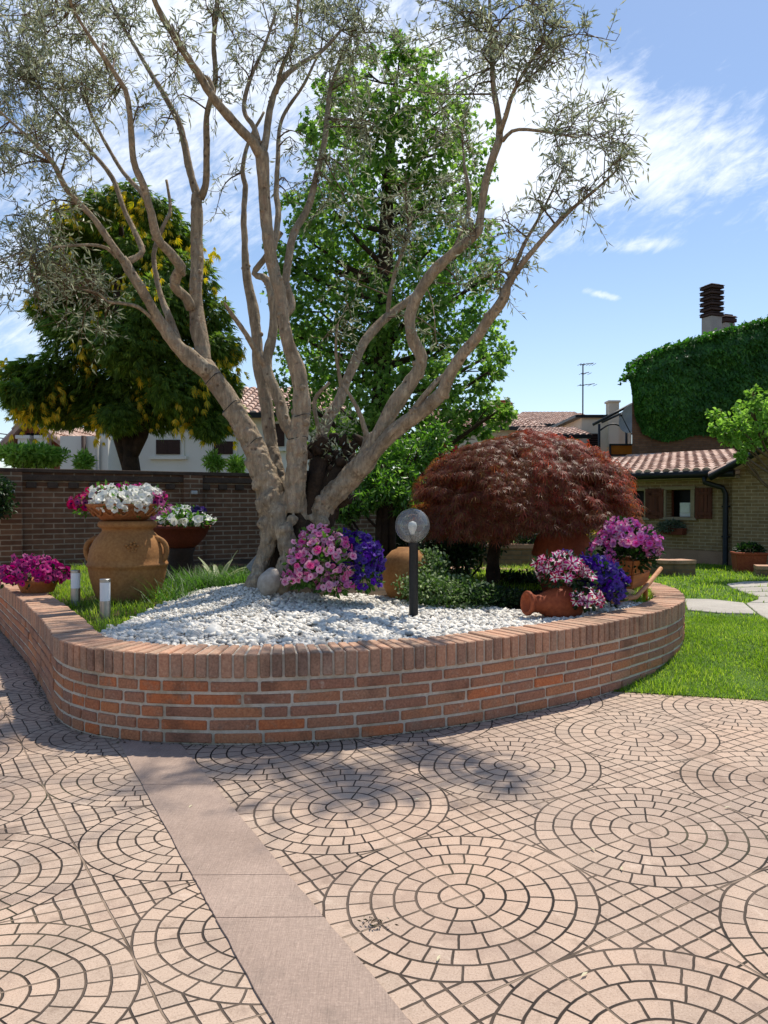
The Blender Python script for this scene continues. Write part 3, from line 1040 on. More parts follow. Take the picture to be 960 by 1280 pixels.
# fallen jug
UY = 5.55; ul = P(655, 747, UY); ur = P(735, 752, UY); UZ = zb(ul.x, UY)
jug = thing('fallen_jug', 'terracotta jug lying on its side on the pebbles, spilling star petunias', 'jug', (ul.x, UY, UZ))
axd = Vector((.93, .30, -.06)).normalized()
M = axd.to_track_quat('Z', 'Y').to_matrix()
pr = [(0, .03), (.052, .03), (.063, .0), (.084, -.004), (.09, .006), (.088, .02), (.074, .034), (.064, .06), (.066, .10), (.088, .15), (.117, .21), (.13, .28), (.125, .35), (.10, .41), (.075, .43), (0, .43)]
c = Vector((ul.x + .01, UY - .04, UZ + .125))
mb = MB(); mb.lathe(pr, c, 40, M=M); mb.build('body', terra_red, jug)

# ================================================================== lamps
black_m = stone('black_metal', '#1c1e20', '#26282a', 20, .45, .05)
k = Mat('clear_globe', .05); gm = k.m
nt_ = k.nt; out_ = nt_.nodes['Material Output']
tr = nt_.nodes.new('ShaderNodeBsdfTransparent'); tr.inputs[0].default_value = (.9, .91, .9, 1)
gl = nt_.nodes.new('ShaderNodeBsdfGlossy'); gl.inputs['Roughness'].default_value = .04
fr_ = nt_.nodes.new('ShaderNodeFresnel'); fr_.inputs[0].default_value = 1.45
mx_ = nt_.nodes.new('ShaderNodeMixShader')
ff = (X(nt_, fr_.outputs[0]) * 1.1 + .03).clamp()
nt_.links.new(ff.so, mx_.inputs[0]); nt_.links.new(tr.outputs[0], mx_.inputs[1]); nt_.links.new(gl.outputs[0], mx_.inputs[2]); df_ = nt_.nodes.new('ShaderNodeBsdfDiffuse'); df_.inputs[0].default_value = (.75, .75, .73, 1)
m2_ = nt_.nodes.new('ShaderNodeMixShader'); m2_.inputs[0].default_value = .13
nt_.links.new(mx_.outputs[0], m2_.inputs[1]); nt_.links.new(df_.outputs[0], m2_.inputs[2]); nt_.links.new(m2_.outputs[0], out_.inputs['Surface'])
white_m = stone('white_plastic', '#d8d8d2', '#e2e2dc', 6, .5, .05)
LY = 5.62; lp = P(517, 765, LY); LZ = zb(lp.x, LY) - .01; kl = LY / FPX
lamp = thing('globe_lamp', 'clear glass globe lamp on a black post in the white pebbles', 'lamp', (lp.x, LY, LZ))
zt = P(517, 682, LY).z
mb = MB(); mb.lathe([(.048, 0), (.048, .012), (.034, .02), (.033, zt - LZ - .01), (.038, zt - LZ), (.038, zt - LZ + .02), (.02, zt - LZ + .022)], (lp.x, LY, LZ), 24)
mb.build('post', black_m, lamp, auto=40)
gz = P(513, 657, LY).z; gx_ = P(513.5, 657, LY).x + .012
mb = MB(); mb.ball((gx_, LY, gz), .127, 4); mb.build('globe', gm, lamp)
mb = MB(); mb.lathe([(.0, 0), (.028, 0), (.028, .07), (.02, .075), (0, .075)], (gx_, LY, zt + .005), 16); mb.build('socket', black_m, lamp, auto=40)
mb = MB(); mb.lathe([(.0, 0), (.014, .0), (.016, .02), (.03, .05), (.033, .07), (.026, .095), (0, .105)], (gx_, LY, zt + .075), 20); mb.build('bulb', white_m, lamp)

steel = Mat('brushed_steel', .35, .5); steel.b.inputs['Metallic'].default_value = .85; steel.color('#a9a7a2')
steel.bump(steel.noise(1, 3, vec=steel.mapped((60, 60, 900))), .1, .001); steel = steel.m
k = Mat('lamp_diffuser', .4); k.color('#e6e8ea'); k.b.inputs['Transmission Weight'].default_value = .0; diff_m = k.m
for j, (bx, by0, by1, Yb, lab) in enumerate(((131.5, 724, 766, 5.5, 'steel bollard light with white band, standing in front of the amphora'),
                                          (94.5, 713, 749, 6.25, 'steel bollard light with white band, standing between amphora and magenta petunias'))):
    p = P(bx, by1, Yb); z0 = zb(p.x, Yb) - .01; h = P(bx, by0, Yb).z - z0; r = .037
    b = thing('bollard_light', lab, 'bollard light', (p.x, Yb, z0), 'small steel bollard lights in the planter')
    zz_ = [0, h * .50, h * .51, h * .93, h * .935, h]
    mb = MB(); mb.lathe([(r, 0), (r, zz_[1]), (r * .9, zz_[1] + .002)], (p.x, Yb, z0), 28); mb.build('post', steel, b, auto=40)
    mb = MB(); mb.lathe([(r * .97, zz_[1]), (r * .97, zz_[3])], (p.x, Yb, z0), 28); mb.build('diffuser', diff_m, b, auto=40)
    mb = MB(); mb.lathe([(r, zz_[3]), (r, h), (r * .9, h + .003)], (p.x, Yb, z0), 28); mb.build('cap', steel, b, auto=40)

# ================================================================== stones
white_st = stone('white_boulder', '#a49c92', '#bab2a8', 7, .7, .25, .006, '#8f877c', 30)
def boulder(name, lab, c, r, m, seed, M=None):
    v, f = ico(4); mb = MB(); out = []
    for q in v:
        q = Vector(q); d = 1 + .12 * mnoise.noise(q * 1.3 + Vector((seed, 0, 0))) + .03 * mnoise.noise(q * 5 + Vector((seed, 3, 0)))
        q = Vector((q.x * r[0], q.y * r[1], q.z * r[2])) * d
        if M is not None: q = M @ q
        out.append(Vector(c) + q)
    mb.add(out, f); o = mb.build(name, m)
    o.data.transform(Matrix.Translation(-Vector(c))); o.location = c
    return tag(o, lab, 'stone')
SY = 6.05; s_ = P(337, 727, SY)
boulder('boulder', 'oval pale stone leaning on the foot of the olive trunk', s_, (.085, .085, .12), white_st, 2, Matrix.Rotation(R(28), 3, 'Y'))
s_ = P(323, 704, 6.75)
mb = MB(); mb.box((0, 0, 0), (.20, .03, .13), rot=(Matrix.Rotation(R(-48), 3, 'Y') @ Matrix.Rotation(R(-25), 3, 'X')))
o = mb.build('slate_slab', stone('grey_slate', '#7b8084', '#90969a', 9, .6, .3), smooth=False, bevel=.006); o.location = (s_.x, s_.y, s_.z)
tag(o, 'flat grey slate leaning on the olive trunk beside the agave', 'stone')

# ================================================================== wooden barrow
wood_m = Mat('barrow_wood', .6)
_w = wood_m.noise(1, 5, .6, vec=wood_m.mapped((5, 5, 50)))
wood_m.color(wood_m.ramp(_w, [(.3, '#8a4c22'), (.7, '#b26a33')])); wood_m.bump(_w, .3, .004); wood_m = wood_m.m
wood_l = Mat('barrow_pole', .6)
_w = wood_l.noise(1, 5, .6, vec=wood_l.mapped((14, 14, 40)))
wood_l.color(wood_l.ramp(_w, [(.3, '#a0683c'), (.7, '#c89468')])); wood_l.bump(_w, .3, .004); wood_l = wood_l.m
CY = 6.1
cb0 = P(790, 735, CY); CZ = zb(1.9, 6.2)
bar = thing('wooden_barrow', 'orange brown wooden wheelbarrow planter full of pink petunias', 'wheelbarrow', (cb0.x - .05, CY + .1, CZ))
L_ = Vector((.55, .83, 0)).normalized(); W_ = Vector((.83, -.55, 0)).normalized() * -1       # length runs away, width towards the amphora side
# box corner seen at 790
c0 = Vector((cb0.x, CY, CZ))
def bp(l, w_, z): return c0 + L_ * l + W_ * w_ + Vector((0, 0, z))
def plank(mb, a, b, c, d, n, th=.018):
    nn = Vector(n) * th
    vs = [a, b, c, d] + [q + nn for q in (a, b, c, d)]
    mb.add(vs, [(3, 2, 1, 0), (4, 5, 6, 7), (0, 1, 5, 4), (1, 2, 6, 5), (2, 3, 7, 6), (3, 0, 4, 7)])
zb0, zt0 = .13, .36
BL, BWd = .46, .46
mb = MB()
def lerp(a, b, t): return a + (b - a) * t
def side(mb, l0, l1, w0, w1, fl0, fl1, fw0, fw1, n, rows=2):
    for i in range(rows):
        t0, t1 = i / rows, (i + 1) / rows - .02
        A = lerp(bp(l0, w0, zb0), bp(l0 + fl0, w0 + fw0, zt0), t0); B = lerp(bp(l1, w1, zb0), bp(l1 + fl1, w1 + fw1, zt0), t0)
        C_ = lerp(bp(l1, w1, zb0), bp(l1 + fl1, w1 + fw1, zt0), t1); D_ = lerp(bp(l0, w0, zb0), bp(l0 + fl0, w0 + fw0, zt0), t1)
        plank(mb, A, B, C_, D_, n)
side(mb, 0, BL, 0, 0, -.02, .05, -.035, -.035, W_)
side(mb, 0, BL, BWd, BWd, -.02, .05, .035, .035, -W_)
side(mb, 0, 0, 0.02, BWd - .02, -.02, -.02, -.03, .03, L_)
side(mb, BL, BL, 0.02, BWd - .02, .05, .05, -.03, .03, -L_)
plank(mb, bp(0, 0, zb0), bp(BL, 0, zb0), bp(BL, BWd, zb0), bp(0, BWd, zb0), (0, 0, 1))
o = mb.build('box', wood_m, bar, smooth=False, bevel=.003); fix_normals(o)
for w_ in (-.05, BWd + .05):
    mb = MB(); mb.tube([bp(-.30, w_ + (.12 if w_ < 0 else -.12), .055), bp(-.05, w_ * .9, .075), bp(.3, w_, .15), bp(.62, w_ + (-.02 if w_ < 0 else .02), .255)], [.017, .019, .02, .018], 10)
    mb.build('handle', wood_l, bar)
    mb = MB(); mb.tube([bp(.20, w_, .12), bp(.23, w_, -.02)], [.02, .017], 8); mb.build('leg', wood_m, bar)
mb = MB(); wc = bp(-.30, BWd / 2, .085)
ring = [wc + L_ * math.cos(a) * .085 + Vector((0, 0, math.sin(a) * .085)) for a in np.linspace(0, 2 * PI, 25)]
mb.tube(ring, .014, 8, cap=False)
for i in range(4):
    a = i * PI / 4; d = L_ * math.cos(a) * .08 + Vector((0, 0, math.sin(a) * .08)); mb.tube([wc - d, wc + d], .007, 6)
mb.tube([wc - W_ * .13, wc + W_ * .13], .012, 8)
mb.build('wheel', wood_m, bar)
# ================================================================== blossoms
def petal_mat(name, c, tr=.3):
    k = Mat(name, .6, .2)
    oi = k.node('ShaderNodeObjectInfo')
    n = k.geo('Random Per Island')
    r = (X(k.nt, oi.outputs['Random']) + n).fr()
    hs = k.node('ShaderNodeHueSaturation'); hs.inputs['Color'].default_value = lin(c)
    k.link(r * .5 + .72, hs.inputs['Value']); k.link(r * .03 + .485, hs.inputs['Hue']); k.link(r * .25 + .85, hs.inputs['Saturation'])
    k.color(hs.outputs[0])
    t = k.node('ShaderNodeBsdfTranslucent'); k.link(hs.outputs[0], t.inputs['Color'])
    m = k.node('ShaderNodeMixShader'); m.inputs[0].default_value = tr
    k.link(k.b.outputs[0], m.inputs[1]); k.link(t.outputs[0], m.inputs[2]); k.link(m.outputs[0], k.nt.nodes['Material Output'].inputs['Surface'])
    return k.m


def blossom_mesh(name, main, stripe, throat, seed, notch=.74):
    """five petalled trumpet facing +Z, radius 1"""
    rg = random.Random(seed)
    vs = [(0, 0, -.32)]; fs = []; mi = []
    ring = []
    for p in range(5):
        for da, rr in (((-36, notch), (-13, .95), (0, 1.0), (13, .95)) if name == 'star' else ((-36, notch), (-22, .95), (0, 1.0), (22, .95))):
            ring.append((p * 72 + da + rg.uniform(-3, 3), rr * rg.uniform(.92, 1.06)))
    n = len(ring)
    for fr_, z in ((.24, -.16), (.6, .02)):
        for a, rr in ring:
            vs.append((math.cos(R(a)) * fr_, math.sin(R(a)) * fr_, z + rg.uniform(-.02, .02)))
    for i, (a, rr) in enumerate(ring):
        vs.append((math.cos(R(a)) * rr, math.sin(R(a)) * rr, rg.uniform(-.16, .16) + (.05 if i % 4 == 2 else 0)))
    for i in range(n):
        j = (i + 1) % n
        fs.append((0, 1 + i, 1 + j)); mi.append(2)
        st = 1 if (i % 4) in (1, 2) else 0
        fs.append((1 + i, 1 + n + i, 1 + n + j, 1 + j)); mi.append(1 if st or (stripe is not main and name != 'star') else 0)
        if stripe is not main and not st: mi[-1] = 0
        fs.append((1 + n + i, 1 + 2 * n + i, 1 + 2 * n + j, 1 + n + j)); mi.append(st if name.startswith('star') else 0)
    me = bpy.data.meshes.new(name); me.from_pydata(vs, [], fs)
    for m in (main, stripe, throat): me.materials.append(m)
    me.polygons.foreach_set('material_index', mi); me.polygons.foreach_set('use_smooth', [True] * len(fs)); me.update()
    return me


PM = {c: petal_mat('petal_' + c, h) for c, h in dict(white='#e9e9e2', cream='#dfe0c4', pink='#d96aa6', pale='#e6a9c6', hot='#c93f8c', magenta='#b3107a', crimson='#a80f52',
                                                    purple='#43208a', violet='#5430a2', deep='#2c1560', yellow='#d9b71e', lilac='#c064b4', throat='#7f8a3a').items()}
BL = dict(
    white=[blossom_mesh('white', PM['white'], PM['white'], PM['cream'], 1, .85)],
    pink=[blossom_mesh('pink', PM['pale'], PM['pink'], PM['hot'], 2, .84), blossom_mesh('pink', PM['pink'], PM['hot'], PM['magenta'], 3, .84), blossom_mesh('pink', PM['pale'], PM['pale'], PM['hot'], 4, .84)],
    purple=[blossom_mesh('purple', PM['purple'], PM['violet'], PM['deep'], 5), blossom_mesh('purple', PM['violet'], PM['purple'], PM['deep'], 6)],
    magenta=[blossom_mesh('magenta', PM['magenta'], PM['magenta'], PM['deep'], 7, .84)],
    crimson=[blossom_mesh('crimson', PM['crimson'], PM['magenta'], PM['deep'], 12, .84)],
    star=[blossom_mesh('star', PM['white'], PM['crimson'], PM['crimson'], 8, .6), blossom_mesh('star', PM['white'], PM['hot'], PM['crimson'], 9, .6), blossom_mesh('star', PM['pale'], PM['crimson'], PM['crimson'], 15, .6)],
    lilac=[blossom_mesh('lilac', PM['lilac'], PM['hot'], PM['magenta'], 10, .74), blossom_mesh('lilac', PM['pink'], PM['lilac'], PM['white'], 11, .74), blossom_mesh('lilac', PM['pale'], PM['pink'], PM['hot'], 16, .74)],
    deep=[blossom_mesh('deep', PM['deep'], PM['deep'], PM['deep'], 13, .84)],
    yellow=[blossom_mesh('yellow', PM['yellow'], PM['yellow'], PM['yellow'], 14, .84)])
petfol = leaf_mat('petunia_leaf', ['#3f6224', '#4f752e', '#5f8638', '#345420'], .35)
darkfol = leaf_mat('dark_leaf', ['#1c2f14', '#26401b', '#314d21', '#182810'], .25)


def petunia(name, lab, cat, lobes, n, kind, size, group=None, seed=1, limit=100, fol=260, folmat=None, fs=.05, face=.35, loc=None):
    """lobes: centre, radii, share. blossoms sit over the lobes, each one an object of its own up to limit"""
    rg = np.random.default_rng(seed)
    c0 = np.array(lobes[0][0], float)
    zmin = min(l[0][2] - l[1][2] * .6 for l in lobes)
    root = thing(name, lab, cat, loc or (c0[0], c0[1], zmin), group)
    org = np.array(root.location)
    pts, nrm = [], []
    tot = sum(l[2] for l in lobes)
    lf = Leaves()
    for c, r, sh in lobes:
        c = np.array(c, float); r = np.array(r, float)
        m = int(n * sh / tot)
        d = rdir(m * 5, rg)
        d = d[(d[:, 2] > -.45) & (d[:, 1] < .75)][:m]
        jit = rg.uniform(.84, 1.14, len(d))[:, None]
        pts.append(c + d * r * jit); nrm.append(norm(d / r))
        q = int(1.5 * fol * sh / tot)
        d = rdir(q, rg); rad = rg.uniform(.35, 1.06, q)[:, None] 
        pos = c + d * r * rad; pos[:, 2] = np.maximum(pos[:, 2], c[2] - r[2] * .75)
        lf.add(pos, norm(d + rdir(q, rg) * .6 + np.array([0, 0, .1])), norm(d + rdir(q, rg) * .5), rg.uniform(.7, 1.25, q) * fs, fs * .55, OVATE)
    lf.build('foliage', folmat or petfol, root)
    pts = np.concatenate(pts); nrm = np.concatenate(nrm)
    view = norm(np.array([0, 0, CAM_H]) - pts)
    facing = (nrm * view).sum(1)
    order = np.argsort(-facing)
    mass = MB(); mats = []
    for rank, i in enumerate(order):
        me = BL[kind][rg.integers(len(BL[kind]))]
        nn = norm(nrm[i] + view[i] * face + rg.normal(size=3) * .5)
        M = Vector(nn).to_track_quat('Z', 'Y').to_matrix() @ Matrix.Rotation(rg.random() * 6.28, 3, 'Z')
        s = size * rg.uniform(.78, 1.18)
        if rank < limit:
            o = bpy.data.objects.new('blossom', me); COL.objects.link(o)
            o.parent = root
            o.matrix_local = Matrix.Translation(Vector(pts[i] - org)) @ M.to_4x4() @ Matrix.Scale(s, 4)
        else:
            base = len(mats)
            co = [Vector(pts[i]) + M @ (v.co * s) for v in me.vertices]
            for m in me.materials:
                if m not in mats: mats.append(m)
            b = mass.n
            mass.v.extend([tuple(q) for q in co]); mass.n += len(co)
            for f in me.polygons:
                mass.f.append([b + q for q in f.vertices]); mass.mi.append(mats.index(me.materials[f.material_index]))
    if mass.n:
        o = mass.build('blossom_mass', mats, root); o['kind'] = 'stuff'
    return root


def pc(px, py, Y): return tuple(P(px, py, Y))
def pr_(px, Y): return px * Y / FPX


Yf = 5.95
petunia('petunia', 'pink and pale pink petunia mound in front of the olive trunk', 'flowers',
        [(pc(402, 703, Yf), (pr_(40, Yf), .24, pr_(37, Yf)), 1.0), (pc(400, 678, Yf + .05), (pr_(26, Yf), .16, pr_(20, Yf)), .3), (pc(375, 722, Yf - .05), (pr_(20, Yf), .14, pr_(14, Yf)), .2), (pc(418, 733, Yf - .1), (pr_(22, Yf), .12, pr_(11, Yf)), .2)],
        380, 'pink', .029, seed=21, fol=620)
petunia('petunia', 'deep purple petunia mound beside the pink petunias and the round jar', 'flowers',
        [(pc(447, 700, Yf + .16), (pr_(30, Yf), .2, pr_(32, Yf)), 1.0), (pc(428, 683, Yf + .2), (pr_(26, Yf), .15, pr_(20, Yf)), .4), (pc(455, 722, Yf + .05), (pr_(20, Yf), .15, pr_(18, Yf)), .3)],
        330, 'purple', .030, seed=22, fol=320)
petunia('petunia', 'magenta petunia cushion in the low pot on the coping', 'flowers',
        [(pc(45, 718, QY), (pr_(34, QY), .22, pr_(17, QY)), 1.0), (pc(38, 705, QY), (pr_(24, QY), .16, pr_(11, QY)), .35), (pc(12, 720, QY - .05), (pr_(17, QY), .13, pr_(13, QY)), .3), (pc(68, 717, QY), (pr_(17, QY), .13, pr_(10, QY)), .25)],
        230, 'magenta', .034, seed=23, fol=220, folmat=darkfol)
petunia('petunia', 'white petunia mass spilling over the bowl on the amphora', 'flowers',
        [(pc(157, 629, AY - .07), (pr_(36, AY), .25, pr_(18, AY)), 1.0), (pc(132, 618, AY - .02), (pr_(16, AY), .14, pr_(11, AY)), .2), (pc(184, 618, AY + .02), (pr_(16, AY), .12, pr_(10, AY)), .2)],
        320, 'white', .031, seed=24, fol=160)
petunia('petunia', 'dark crimson petunias trailing over the rim of the bowl on the amphora', 'flowers',
        [(pc(108, 632, AY), (pr_(19, AY), .14, pr_(13, AY)), 1.0), (pc(128, 615, AY + .1), (pr_(15, AY), .12, pr_(9, AY)), .5)],
        60, 'crimson', .038, seed=25, fol=60)
petunia('petunia', 'bright magenta petunias between the white ones in the bowl on the amphora', 'flowers',
        [(pc(194, 628, AY + .02), (pr_(14, AY), .12, pr_(12, AY)), 1.0), (pc(163, 612, AY + .12), (pr_(16, AY), .12, pr_(7, AY)), .7)],
        46, 'magenta', .038, seed=26, fol=40)
petunia('petunia', 'white petunias along the rim of the dark pedestal bowl', 'flowers',
        [(pc(233, 650, PY_ - .12), (pr_(32, PY_), .2, pr_(8, PY_)), 1.0), (pc(228, 640, PY_), (pr_(12, PY_), .1, pr_(6, PY_)), .3)],
        60, 'white', .045, seed=27, fol=260, fs=.06)
petunia('petunia', 'pink petunias at the near rim of the dark pedestal bowl', 'flowers',
        [(pc(205, 644, PY_), (pr_(15, PY_), .14, pr_(9, PY_)), 1.0)], 34, 'lilac', .045, seed=28, fol=40)
petunia('petunia', 'very dark purple petunias in the pedestal bowl', 'flowers',
        [(pc(243, 641, PY_ + .05), (pr_(13, PY_), .12, pr_(7, PY_)), 1.0)], 24, 'deep', .045, seed=29, fol=30)
Ys = 5.62
petunia('petunia', 'white and crimson striped star petunias tumbling from the fallen jug', 'flowers',
        [(pc(702, 715, Ys), (pr_(28, Ys), .17, pr_(20, Ys)), 1.0), (pc(688, 705, Ys), (pr_(20, Ys), .12, pr_(11, Ys)), .3), (pc(727, 722, Ys), (pr_(16, Ys), .12, pr_(12, Ys)), .3), (pc(735, 749, Ys - .18), (pr_(17, Ys), .09, pr_(13, Ys)), .35)],
        88, 'star', .047, seed=30, fol=300, folmat=darkfol)
petunia('petunia', 'violet blue petunias between the star petunias and the wooden barrow', 'flowers',
        [(pc(753, 728, Ys + .1), (pr_(27, Ys), .18, pr_(24, Ys)), 1.0), (pc(738, 706, Ys + .25), (pr_(22, Ys), .13, pr_(11, Ys)), .35), (pc(765, 743, Ys), (pr_(16, Ys), .12, pr_(15, Ys)), .3), (pc(706, 697, Ys + .2), (pr_(10, Ys), .08, pr_(6, Ys)), .12)],
        210, 'purple', .035, seed=31, fol=240, folmat=darkfol)
Yc = 6.25
petunia('petunia', 'lilac pink petunias heaped above the wooden barrow', 'flowers',
        [(pc(786, 674, Yc), (pr_(38, Yc), .24, pr_(17, Yc)), 1.0), (pc(775, 661, Yc), (pr_(22, Yc), .16, pr_(13, Yc)), .35), (pc(806, 685, Yc), (pr_(18, Yc), .16, pr_(16, Yc)), .3), (pc(750, 686, Yc), (pr_(13, Yc), .12, pr_(11, Yc)), .2), (pc(763, 700, Yc - .12), (pr_(8, Yc), .06, pr_(9, Yc)), .08)],
        300, 'lilac', .031, seed=32, fol=260, folmat=darkfol)
lf = Leaves(); d = rdir(500); c = np.array(pc(785, 697, Yc)); pos = c + d * np.array([.24, .24, .10]) * RNG.uniform(.3, 1, (500, 1))
o = lf.add(pos, d + np.array([0, 0, .2]), rdir(500), .05, .03, OVATE).build('barrow_foliage', darkfol)
o.parent = bpy.data.objects['petunia.011']; o.data.transform(Matrix.Translation(-Vector(o.parent.location))); o.name = 'trailing_leaf_mass'
# ================================================================== trees
bark = Mat('olive_bark', .9, .2)
_n = bark.noise(6, 7, .66); _v = bark.noise(1, 6, .7, vec=bark.mapped((34, 34, 7)), dist=.6)
_vo = bark.node('ShaderNodeTexVoronoi'); _vo.inputs['Scale'].default_value = 16; bark.link(bark.obj(), _vo.inputs['Vector'])
_pit = X(bark.nt, _vo.outputs['Distance']).ss(.06, .3)
_f = bark.noise(70, 4, .65)
_c = bark.ramp(_n, [(.26, '#93806a'), (.42, '#b09c82'), (.55, '#c4b194'), (.66, '#b0a38e'), (.78, '#d4c7ae')])
_c = bark.mix(.6, _c, bark.ramp(_v, [(.3, '#2c2c2c'), (.5, '#808080'), (.72, '#d4d4d4')]), 'OVERLAY')
_c = bark.mix(bark.noise(2.4, 5).ss(.55, .7) * .55, _c, '#6b5741')
_c = bark.mix((1 - _pit) * bark.noise(3, 2).ss(.45, .6) * .8, _c, '#4a3a2c')
_c = bark.mix(bark.noise(34, 4).ss(.6, .74) * .45, _c, '#d6c8aa')
_c = bark.mix(bark.noise(48, 5, .7).ss(.6, .68) * .6, _c, '#5a4a3a')
_c = bark.mix(bark.noise(9, 6, .72, dist=1.2).ss(.55, .64) * .5, _c, '#9d978a')
bark.color(_c); bark.bump(_v * .8 + _n * .7 + _f * .35 + _pit * .35, 1.0, .016); bark = bark.m
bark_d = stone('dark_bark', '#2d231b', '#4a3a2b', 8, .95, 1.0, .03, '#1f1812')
olive_leaf = leaf_mat('olive_leaf', ['#6a7456', '#7c8464', '#91987a', '#a6ab90', '#828a6a', '#b8bca2'], .26, rough=.45, spec=.45)
twig_m = stone('twig', '#5a4735', '#6f5a44', 20, .9, .2)

TY = 6.6
TB = P(358, 730, TY); TBZ = zb(TB.x, TY) - .03
olive = thing('olive_tree', 'old gnarled many stemmed olive tree with thin silvery crown in the raised planter', 'tree', (TB.x, TY, TBZ))


def L3(rows):
    """px, py, half width in px, distance -> centre and radius"""
    return [(*P(a, b, Y), (r * (.68 + .012 * r) if r < 12 else 9.9 + (r - 12) * .36) * Y / FPX) for a, b, r, Y in rows]


